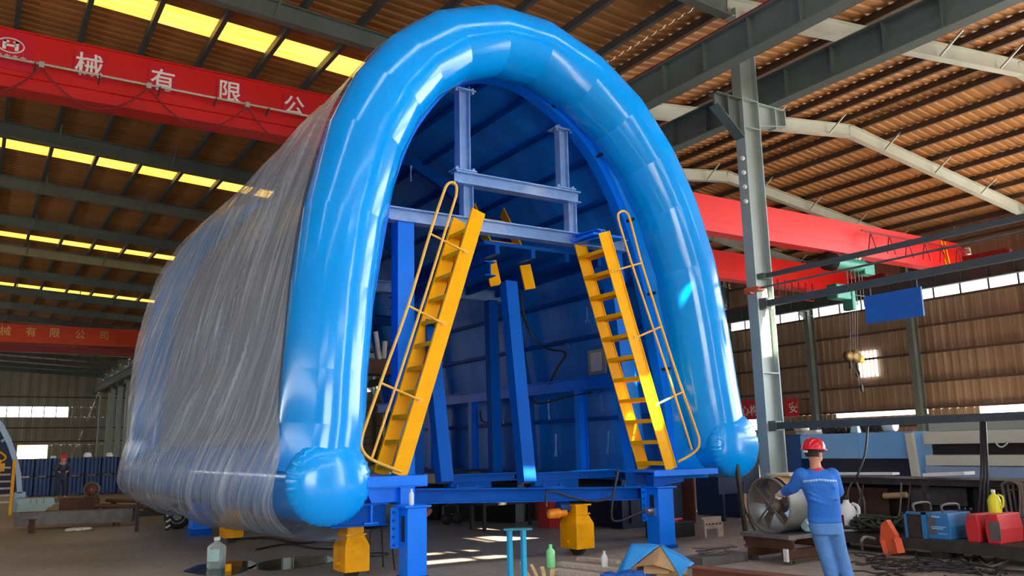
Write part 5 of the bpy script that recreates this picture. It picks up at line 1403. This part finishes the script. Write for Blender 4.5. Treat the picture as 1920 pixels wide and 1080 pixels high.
# navy crates / machine between column foot and arch
q = MB(); q.bb((14.2, 13.3, 0), (14.9, 14.6, 1.75)); simple('navy_cabinet', q, M_darknavy, 'navy cabinet behind the column foot', 'cabinet', bevel=.01)

# ---------------------------------------------------------------- foreground
c = at(970, 1096, 2, 0); dd = depth(c)
t = thing('tool_stand', 'cyan painted two-legged stand at the bottom centre', 'stand', (c.x, c.y, 0))
zt2 = dp(970, 994, dd).z
for px in (957, 983):
    P = dp(px, 1090, dd); q = MB(); q.bb((P.x-.026, P.y-.026, 0), (P.x+.026, P.y+.026, zt2)); q.build('leg', M_cyan, t)
A, B = dp(944, 992, dd), dp(998, 994, dd); q = MB(); q.bar((A.x, A.y, zt2+.012), (B.x, B.y, zt2+.012), .1, .022); q.build('top_bar', mat('chipped_teal', (40, 130, 150), .5), t)
q = MB(); q.bar((A.x, A.y, .012), (B.x, B.y, .012), .3, .024); q.build('foot_plate', M_cyan, t)
# planks lying on the floor
def plank(pa, pb, w, h, m, label, name='plank', z=0.0, cat='plank', group=None):
    A = at(pa[0], pa[1], 2, 0); B = at(pb[0], pb[1], 2, 0); q = MB(); q.bar((A.x, A.y, z+h/2), (B.x, B.y, z+h/2), w, h); return simple(name, q, m, label, cat, group)
plank((1040, 1075), (1215, 1098), .16, .06, M_board, 'grey board on the floor under the green bottle')
plank((1048, 1060), (1178, 1076), .14, .05, M_board, 'thin grey board just behind the board with the green bottle')
plank((1085, 1050), (1160, 1056), .12, .04, M_board, 'short grey board on the floor in front of the right wheel unit')
q = MB(); P = at(1010, 1085, 2, 0)
for k in range(4):
    q.bar((P.x-.12+.07*k, P.y-.05*k, .02), (P.x-.2+.12*k, P.y+.1-.06*k, .2-.03*k), .05, .015)
simple('wood_offcuts', q, M_wood, 'splintered wood offcuts leaning right of the cyan stand', 'wood')
def bottle(c, h, r, m, capm, name, label, cat='bottle', neck=.35, label_m=None):
    c = Vector(c); t = thing(name, label, cat, c); q = MB()
    q.lathe([(r*.9, 0), (r, .02*h/.3), (r, h*.68), (r*.8, h*.76), (r*neck, h*.85), (r*neck, h*.9)], c, 20); q.build('body', m, t)
    q = MB(); q.cyl(c+UP*h*.9, c+UP*h, r*neck*1.15, 12); q.build('cap', capm, t)
    if label_m:
        q = MB(); q.lathe([(r*1.02, h*.2), (r*1.02, h*.5)], c, 20, caps=False); q.build('label', label_m, t)
    return t
P = at(1033, 1064, 2, .0); bottle((P.x, P.y, 0.0), .30, .06, M_greenbottle, M_greenbottle, 'green_bottle', 'light green bottle standing on the floor boards')
P = at(1134, 1070, 2, 0); bottle((P.x, P.y, 0.0), .25, .042, M_white, M_rag, 'spray_can', 'white spray can on the floor left of the blue tarp', 'spray can', .4)
bottle((4.78, 9.98, .906), .2, .03, M_white, M_white, 'spray_can', 'white spray can on top of the left jack leg', 'spray can', .4)
P = at(405, 1066, 2, 0); t = bottle((P.x, P.y, 0.0), .43, .13, M_clear, M_white, 'water_jug', 'big clear water jug on the floor below the plastic film', 'jug', .3)
q = MB(); q.lathe([(.125, .012), (.125, .1), (.001, .1)], (P.x, P.y, 0), 18); q.build('water', clear('water', (120, 140, 135), .6), t)
q = MB(); vs = [(P.x+.133*math.cos(a), P.y+.133*math.sin(a), z) for a in [PI*(1.02+.055*k) for k in range(10)] for z in (.11, .27)]; q.add(vs, [(2*i, 2*i+2, 2*i+3, 2*i+1) for i in range(9)]); q.build('label', M_ice, t, solid=.004)
P = at(425, 1072, 2, 0); q = MB(); q.box((P.x+.02, P.y, .05), (.07, .06, .10), .3); simple('yellow_block', q, M_wheelyellow, 'small yellow block right beside the clear water jug', 'block', bevel=.008)
# wet patches
def puddle(pts, label, seed):
    rnd = random.Random(seed); W3 = [at(px, py, 2, 0) for px, py in pts]; q = MB()
    sp = smooth_path(W3+[W3[0]], 6)[:-1]; cx = sum((p for p in sp), Vector())/len(sp)
    sp = [p+(p-cx)*rnd.uniform(-.015, .015) for p in sp]
    q.add([Vector((p.x, p.y, .004)) for p in sp]+[Vector((cx.x, cx.y, .004))], [(i, (i+1) % len(sp), len(sp)) for i in range(len(sp))]); simple('puddle', q, M_wet, label, 'puddle')
puddle([(342, 1072), (372, 1060), (420, 1054), (470, 1052), (480, 1062), (440, 1078), (390, 1080)], 'dark wet patch around the clear water jug', 1)
puddle([(462, 1066), (500, 1052), (560, 1044), (610, 1042), (625, 1052), (570, 1064), (510, 1070)], 'shiny puddle left of the left wheel unit', 2)
# wire stool frame between wheel unit and jack
c = at(716, 1090, 2, 0); c = Vector((c.x+.35, c.y+1.0, 0))
t = thing('stool_frame', 'thin dark wire stool between the left wheel unit and jack leg', 'stool', c)
for dx in (-.16, .16):
    for dy in (-.16, .16): q = MB(); q.tube([(c.x+dx*1.2, c.y+dy*1.2, 0), (c.x+dx*.9, c.y+dy*.9, .55)], .011, 6); q.build('leg', M_black, t)
q = MB(); q.tube([(c.x+.17*math.cos(2*PI*k/16), c.y+.17*math.sin(2*PI*k/16), .2) for k in range(16)], .009, 6, closed=True); q.build('ring', M_black, t)
q = MB(); q.lathe([(.001, .55), (.17, .55), (.17, .575), (.001, .575)], c, 20); q.build('seat', M_black, t)
# blue tarp over a carton
A = at(1240, 1082, 2, 0); da_ = depth(A)
box_c = Vector((A.x+.15, A.y+.15, 0))
t = thing('carton', 'open brown carton under the blue tarp at the bottom edge', 'box', box_c)
q = MB(); bw, bd, bh = .5, .36, .17
for s in (-1, 1): q.box((box_c.x+s*bw/2, box_c.y, bh/2), (.012, bd, bh)); q.box((box_c.x, box_c.y+s*bd/2, bh/2), (bw, .012, bh))
q.box((box_c.x, box_c.y, .008), (bw, bd, .012)); q.build('carton_walls', M_card, t)
q = MB(); q.bar((box_c.x-.25, box_c.y-.18, bh), (box_c.x-.34, box_c.y-.28, bh-.1), .3, .008); q.build('flap', M_card, t)
q = MB(); q.box((box_c.x+.0, box_c.y-.02, .12), (.28, .2, .2), .25); simple('blue_packet', q, M_lightblue, 'pale blue packet inside the open carton', 'packet', bevel=.008)
ap = dp(1238, 1022, da_+.1)
TP = [dp(1184, 1019, da_+.25), ap, dp(1302, 1056, da_-.0), dp(1276, 1082, da_-.25), dp(1225, 1060, da_-.2), dp(1165, 1080, da_-.05), dp(1150, 1086, da_+.1)]
t = thing('tarp', 'sky blue tarp pitched like a tent over a brown carton at the bottom edge', 'tarp', (A.x, A.y, 0))
q = MB(); back = dp(1250, 1026, da_+.75)
def tri(a, b, c, n=8, wv=.012):
    def fn(u, v):
        p = Vector(a).lerp(Vector(b), u).lerp(Vector(c).lerp(Vector(c), u), v); k = math.sin(u*14)*wv*math.sin(PI*v)
        return p+Vector((k, k*.5, k))
    q.grid(fn, n, n)
tri(TP[0], TP[1], TP[5]); tri(TP[1], TP[2], TP[3]); tri(TP[0], TP[5], TP[6], 6); tri(TP[0], back, TP[1], 6); tri(TP[1], back, TP[2], 6)
q.build('sheet', M_tarp, t, solid=.004, recalc=False)
q = MB(); tri(TP[1], TP[1].lerp(TP[5], .75), TP[4], 6, .006); tri(TP[1], TP[4], TP[3].lerp(TP[1], .1), 6, .006); q.v = [v+FW*.02 for v in q.v]; q.build('paper_lining', M_card, t, solid=.003, recalc=False)
q = MB(); P = at(1175, 1088, 2, 0)
for k in range(7): q.ball((P.x+.09*k-.3, P.y+.05*math.sin(k*2), .05), .09, 10, (1.2, 1, .6))
q.v = [Vector((v.x+.02*math.sin(v.y*60), v.y+.02*math.sin(v.x*50), max(0, v.z+.015*math.sin(v.x*70+v.y*40)))) for v in q.v]; q.build('crumpled_edge', M_boxblue, t)
# plate with coiled lead, and a rusty beam
A = at(1300, 1062, 2, .0); B = at(1385, 1050, 2, .0)
q = MB(); q.bar((A.x, A.y, .06), (B.x, B.y, .06), .34, .12); simple('steel_channel', q, M_dullsteel, 'short grey steel channel behind the blue tarp, lead coiled on it', 'channel', bevel=.006)
q = MB(); c = (A+B)/2; 
for k in range(5):
    r = .14+.03*k; q.tube([(c.x+r*math.cos(2*PI*j/20)*1.5, c.y+r*math.sin(2*PI*j/20)*.5, .128+.012*k+.03*(1+math.sin(2*PI*j/20+k))) for j in range(20)], .011, 6, closed=True)
simple('lead_coil', q, M_hose, 'grey lead coiled on the short steel channel', 'cable')
A = at(1300, 1078, 2, .0); B = at(1620, 1110, 2, 0)
t = thing('steel_beam', 'rusty I-beam lying along the bottom edge in front of the worker', 'beam', (A.x, A.y, 0))
q = MB(); A2 = at(1298, 1061, 2, .22); B2 = at(1570, 1088, 2, .22); q.ibeam((A2.x, A2.y, .11), (B2.x, B2.y, .11), .2, .22, .016); q.build('beam', M_rustred, t)

# ---------------------------------------------------------------- left side
A = at(62, 992, 2, 0); B = at(250, 984, 2, 0)
t = thing('steel_beam', 'long rusty grey box beam lying on the left floor in front of the pale green block', 'beam', ((A.x+B.x)/2, (A.y+B.y)/2, 0))
d = (B-A).normalized(); A_2 = A-d*.35
q = MB(); q.bar(A_2+UP*.23, B+UP*.23, .4, .30); q.build('beam', M_dullsteel, t, bevel=.01)
for u in (.12, .85):
    P = A_2.lerp(B, u); q = MB(); q.box((P.x, P.y, .04), (.1, .35, .08)); q.build('bearer', M_rust, t)
q = MB(); P = at(58, 1000, 2, 0); q.ibeam((P.x, P.y, 0), (P.x, P.y, .28), .12, .12, .014, (1, 0, 0)); q.box((P.x, P.y, .285), (.2, .16, .012)); simple('short_stub', q, M_rust, 'short rusty steel stub standing before the long box beam', 'stub')
A = at(36, 964, 2, 0); s_ = depth(A)/FPX
t = thing('machine_cover', 'pale green stepped steel block behind the long box beam', 'block', (A.x, A.y, 0))
pr = [(34, 963), (36, 948), (32, 944), (34, 936), (105, 935), (106, 945), (98, 952), (94, 952), (86, 960), (84, 963)]
P2 = [dp(x, y, depth(A)) for x, y in pr]
q = MB(); q.prism([(p.x, max(.02, p.z)) for p in P2], 1, A.y, A.y+.9); q.build('block', M_ice, t)
for px in (58, 70, 84): P = dp(px, 940, depth(A)); q = MB(); q.bb((P.x-.008, A.y-.006, P.z-.07), (P.x+.008, A.y, P.z+.09)); q.build('slot', M_steel, t)
q = MB(); q.bb((A.x+.05, A.y+.05, 0), (A.x+.9, A.y+.8, .03)); q.build('skid', M_steel, t)
q = MB(); P = at(112, 957, 2, 0); q.bar((P.x-.25, P.y, .2), (P.x+.25, P.y, .22), .2, .03); q.bar((P.x, P.y, 0), (P.x, P.y, .2), .06, .05); simple('pale_bracket', q, M_ice, 'small pale bracket right of the pale green block', 'bracket')
P = at(150, 960, 2, 0); q = MB(); q.box((P.x, P.y+.3, .2), (1.0, .7, .38)); simple('rusty_block', q, M_rust, 'squat rusty block right of the pale green block', 'block', bevel=.03)
P = at(172, 944, 2, 0); P = dp(172, 918, 26.8)
t = thing('grinding_wheel', 'dark red disc in a grey rim behind the rusty block', 'wheel', (P.x, P.y, 0))
q = MB(); q.lathe([(.001, -.04), (.2, -.04), (.2, .04), (.001, .04)], P, 24, (.25, 1, 0)); q.build('disc', M_rustred, t)
q = MB(); q.lathe([(.2, -.06), (.25, -.06), (.25, .06), (.2, .06), (.2, -.06)], P, 24, (.25, 1, 0)); q.build('rim', M_steel, t)
q = MB(); q.bb((P.x-.2, P.y-.05, 0), (P.x-.12, P.y+.1, P.z-.15)); q.bb((P.x+.12, P.y-.05, 0), (P.x+.2, P.y+.1, P.z-.15)); q.build('stand', M_rust, t)
q = MB(); q.ball(P-Vector((0.02, .06, 0)), .03, 8); q.build('hub', M_chrome, t)
# navy crates in two tiers
first = None; k = 0
for tier in (0, 1):
    for i in range(9):
        P = at(52+i*20, 933, 2, 0)
        x = 2.0+i*.62; y = 41.0-.05*i
        t = thing('steel_crate', 'navy steel crate in the long two-tier stack far behind, below the end wall', 'crate', (x, y, tier*.78), 'navy crates far behind')
        if first is None:
            first = t; q = MB(); q.bb((x-.29, y-.4, .06), (x+.29, y+.4, .76)); q.build('crate_body', M_darknavy, t)
            for j in range(4): q = MB(); q.bb((x-.24+j*.15, y-.44, .06), (x-.18+j*.15, y-.4, .76)); q.build('rib', M_navy, t)
            q = MB(); q.bb((x-.29, y-.4, 0), (x-.2, y+.4, .06)); q.bb((x+.2, y-.4, 0), (x+.29, y+.4, .06)); q.build('skid', M_black, t)
        else:
            for ch_ in list(first.children): copy_tree(ch_, t)
for px, py, h, w, lab in ((97, 893, .75, .28, 'tall white bag left of the red helmeted man'), (136, 878, .2, .3, 'small white bag lying on the middle of the crate stack'), (175, 876, .18, .25, 'small white bag on the right part of the crate stack'), (212, 886, .35, .28, 'white bag at the right end of the crate stack, next to the film')):
    P = dp(px, py, 41 if px > 100 else 39); 
    q = MB(); zb = 1.56 if px > 100 else 0.0
    q.box((P.x, 40.9 if px > 100 else P.y, zb+h/2+(.9 if px < 100 else 0)), (w, .4, h), .1, (.7, .7)); o = simple('white_bag', q, M_white, lab, 'bag', bevel=.05)
    if px < 100:
        q = MB(); q.bb((P.x-.2, P.y-.2, 0), (P.x+.2, P.y+.2, .9)); simple('tall_box', q, M_darknavy, 'tall dark box carrying the tall white bag', 'box')
P = dp(78, 905, 36); q = MB(); q.prism([(P.x-.16, 0.0), (P.x+.2, 0.0), (P.x+.2, 1.5), (P.x-.12, 1.55), (P.x-.2, .7)], 1, P.y, P.y+.05); simple('white_board', q, M_white, 'upright white board below the bright far doorway', 'board')
# a second frame at the far left with a pale ring
YR = 30.0
t = thing('ring_frame', 'pale grey blue curved rib of another trolley at the left edge', 'frame', (at(0, 940, 1, YR).x, YR, 0))
op = [(-70, 745), (-35, 758), (-10, 776), (8, 797), (22, 825), (33, 858), (40, 890), (42, 925)]
ip = [(-70, 757), (-38, 769), (-16, 786), (0, 806), (13, 833), (24, 864), (30, 893), (32, 925)]
Q = [at(x, y, 1, YR) for x, y in op]+[at(x, y, 1, YR) for x, y in ip[::-1]]
q = MB(); vs = []; no = len(op)
for i in range(no):
    a, b = at(*op[i], 1, YR), at(*ip[i], 1, YR)
    for p, yy in ((a, YR), (b, YR), (b, YR+.35), (a, YR+.35)): vs.append((p.x, yy, p.z))
q.add(vs, [(i*4+k, i*4+(k+1) % 4, (i+1)*4+(k+1) % 4, (i+1)*4+k) for i in range(no-1) for k in range(4)]); q.build('curved_rib', M_ring, t)
q = MB(); a = at(-60, 765, 1, YR+.6); b = at(31, 925, 1, YR+.6)
Q = [at(x, y, 1, YR+.5) for x, y in ip[1:]]; pl = [(p.x, p.z) for p in Q]+[(Q[0].x, Q[-1].z)]
q.prism(pl, 1, YR+.5, YR+.6); q.build('dark_back', M_darknavy, t)
e = at(38, 924, 1, YR); q = MB(); q.bb((e.x-.15, YR, 0), (e.x+.15, YR+.35, max(.1, e.z+.02))); q.build('foot', M_ring, t)
q = MB(); q.tube([at(2, 828, 1, YR+.1), at(16, 822, 1, YR+.1)], .05, 6); q.build('brace', M_ring, t)
t = thing('steel_stair', 'yellow steel stair at the left edge in front of the curved rib', 'stair', (at(5, 945, 1, 28.5).x, 28.5, 0))
YS = 28.5
for px in (-8, 20):
    a = at(px, 946, 1, YS); b = at(px, 862 if px > 0 else 862, 1, YS); q = MB(); q.bb((a.x-.04, YS-.05, 0), (a.x+.04, YS+.05, b.z)); q.build('stringer', M_yellow, t)
for k in range(6):
    py = 942-k*13; a = at(-8, py, 1, YS); b = at(20, py, 1, YS); q = MB(); q.bb((a.x, YS-.1, max(.01, a.z-.03)), (b.x, YS+.15, max(.05, a.z+.02))); q.build('tread', M_board, t)
q = MB(); a = [at(x, y, 1, YS) for x, y in ((-12, 842), (4, 850), (11, 858), (3, 865), (-12, 872))]; q.tube(smooth_path(a, 4), .03, 6); q.build('handrail', M_yellow, t)
q = MB(); a = [at(x, y, 1, YS) for x, y in ((-14, 872), (10, 868), (8, 884), (-14, 884))]; q.prism([(p.x, p.z) for p in a], 1, YS-.03, YS+.03); q.build('side_plate', M_yellow, t)
# crouching figure in the distance
P = dp(112, 935, 33.0); WO2 = Vector((P.x, P.y, 0))
pn = thing('person', 'distant person in dark clothes and a red helmet, bent over work at the left', 'person', WO2)
def V(x, y, z): return Vector((x, y, z))
m = MB(); m.tube([V(0, 0, .85), V(0, -.1, 1.15), V(0, -.22, 1.38)], [.14, .17, .12], 14); m.ball(V(0, -.3, 1.52), .105, 14, (.9, 1, 1.15)); m.tube([V(0, -.22, 1.36), V(0, -.28, 1.46)], [.06, .055], 10)
for s in (-1, 1):
    m.tube([V(s*.19, -.18, 1.33), V(s*.27, -.34, 1.1), V(s*.12, -.55, 1.02)], [.06, .05, .035], 10); m.ball(V(s*.11, -.6, 1.01), .045, 8)
    for k in range(4): m.tube([V(s*.11-.02+.013*k, -.62, 1.0), V(s*.11-.02+.013*k, -.68, .97)], [.01, .008], 6)
    m.tube([V(s*.1, 0, .86), V(s*.13, -.1, .48), V(s*.14, .02, .08)], [.1, .075, .05], 12); m.ball(V(s*.14, -.05, .05), .06, 8, (.8, 1.7, .7))
m.ball(V(0, -.4, 1.5), .018, 6)
mesh_obj('body', fuse(m, .016, 3), M_skin, pn)
m = MB(); m.tube([V(0, .02, .75), V(0, -.1, 1.15), V(0, -.2, 1.36)], [.18, .2, .13], 14)
for s in (-1, 1): m.tube([V(s*.17, -.17, 1.33), V(s*.27, -.34, 1.1), V(s*.15, -.5, 1.03)], [.085, .07, .055], 10)
mesh_obj('jacket', fuse(m, .018, 3), mat('dark_blue_cloth', (44, 58, 84), .8), pn)
m = MB()
for s in (-1, 1): m.tube([V(s*.09, 0, .84), V(s*.13, -.1, .48), V(s*.14, .02, .1)], [.125, .1, .08], 12)
mesh_obj('trousers', fuse(m, .018, 3), mat('dark_trouser_cloth', (38, 44, 58), .8), pn)
m = MB(); m.lathe([(.16, -.005), (.135, 0), (.13, .04), (.1, .1), (.001, .135)], V(0, -.31, 1.56), 20, (0, -.2, 1)); mesh_obj('helmet', m.mesh('helmet'), M_helmet, pn)
m = MB(); m.box(V(0, -.42, 1.53), (.13, .02, .03)); mesh_obj('goggles', m.mesh('goggles'), M_white, pn)
# wheeled cart tyre behind the film
P = at(332, 992, 2, 0); P = Vector((P.x, P.y+.0, .28))
t = thing('cart', 'tyre with a white star-hole rim on a dark cart behind the film', 'cart', (P.x, P.y, 0))
q = MB(); q.lathe([(.16, -.08), (.25, -.08), (.28, -.05), (.28, .05), (.25, .08), (.16, .08)], P, 28, (.25, 1, 0)); ty = q.build('tyre', M_black, t)
q = MB(); q.lathe([(.05, -.085), (.07, -.09), (.11, -.07), (.165, -.085), (.165, .05), (.05, .05)], P, 24, (.25, 1, 0))
q.build('rim', M_steellt, ty)
q = MB()
for k in range(5): a = 2*PI*k/5; ax = Vector((.25, 1, 0)).normalized(); ux = Vector((1, -.25, 0)).normalized(); c0 = P-ax*.088; q.bar(c0+(ux*math.cos(a)+UP*math.sin(a))*.02, c0+(ux*math.cos(a)+UP*math.sin(a))*.09, .03, .012)
q.build('star_hole', M_black, ty)
q = MB(); q.bb((P.x-.9, P.y+.05, .3), (P.x+.6, P.y+.15, .42)); q.bb((P.x-.86, P.y-.05, 0), (P.x-.79, P.y+.0, .62)); q.build('frame', M_grime, t)
q = MB(); q.bb((P.x-.28, P.y-.25, .0), (P.x-.2, P.y-.2, .5)); pst = q.build('striped_post', M_black, t)
for k in range(4): q = MB(); q.bar((P.x-.285, P.y-.252, .06+k*.12), (P.x-.195, P.y-.252, .11+k*.12), .01, .035); q.build('pale_stripe', M_white, pst)
for k, (x0, x1, py, r, lab) in enumerate(((180, 300, 948, .06, 'rusty pipe lying nearest behind the long box beam'), (200, 290, 938, .05, 'rusty pipe lying farther behind the long box beam'))):
    A = dp(x0, py, 23.5+k*2); B = dp(x1, py+3, 22.5+k*2); q = MB(); q.tube([A, B], r, 10); o = simple('rusty_pipe', q, M_rust, lab, 'pipe')
    for u in (.15, .85):
        C_ = A.lerp(B, u); q = MB(); q.bb((C_.x-.08, C_.y-.1, 0), (C_.x+.08, C_.y+.1, C_.z-r)); simple('pipe_support', q, M_rust, 'rusty block under the %s end of the %s' % ('left' if u < .5 else 'right', 'nearer rusty pipe' if k == 0 else 'farther rusty pipe'), 'support')
rnd = random.Random(33); P = at(147, 995, 2, 0); q = MB()
for k in range(16): q.ball((P.x+rnd.uniform(-.22, .22), P.y+rnd.uniform(-.1, .1), .03), rnd.uniform(.05, .09), 8, (1.3, 1, .5))
q.v = [Vector((v.x, v.y, max(0, v.z))) for v in q.v]; simple('rag', q, M_rag, 'crumpled pale rag on the floor in front of the long box beam', 'rag')
for P, lab in (((560, 1010), 'dark air hose on the floor between the film and the puddle'), ):
    q = MB(); q.tube(smooth_path([at(x, y, 2, .02) for x, y in ((430, 1012), (500, 1008), (560, 1018), (620, 1012), (660, 1020))], 5), .02, 6); simple('floor_hose', q, M_cable, lab, 'hose')
q = MB(); q.tube(smooth_path([at(x, y, 2, .015) for x, y in ((480, 1030), (540, 1020), (590, 1028), (640, 1030))], 5), .015, 6); simple('floor_hose', q, M_cable, 'thin dark hose on the floor nearer the puddle', 'hose')
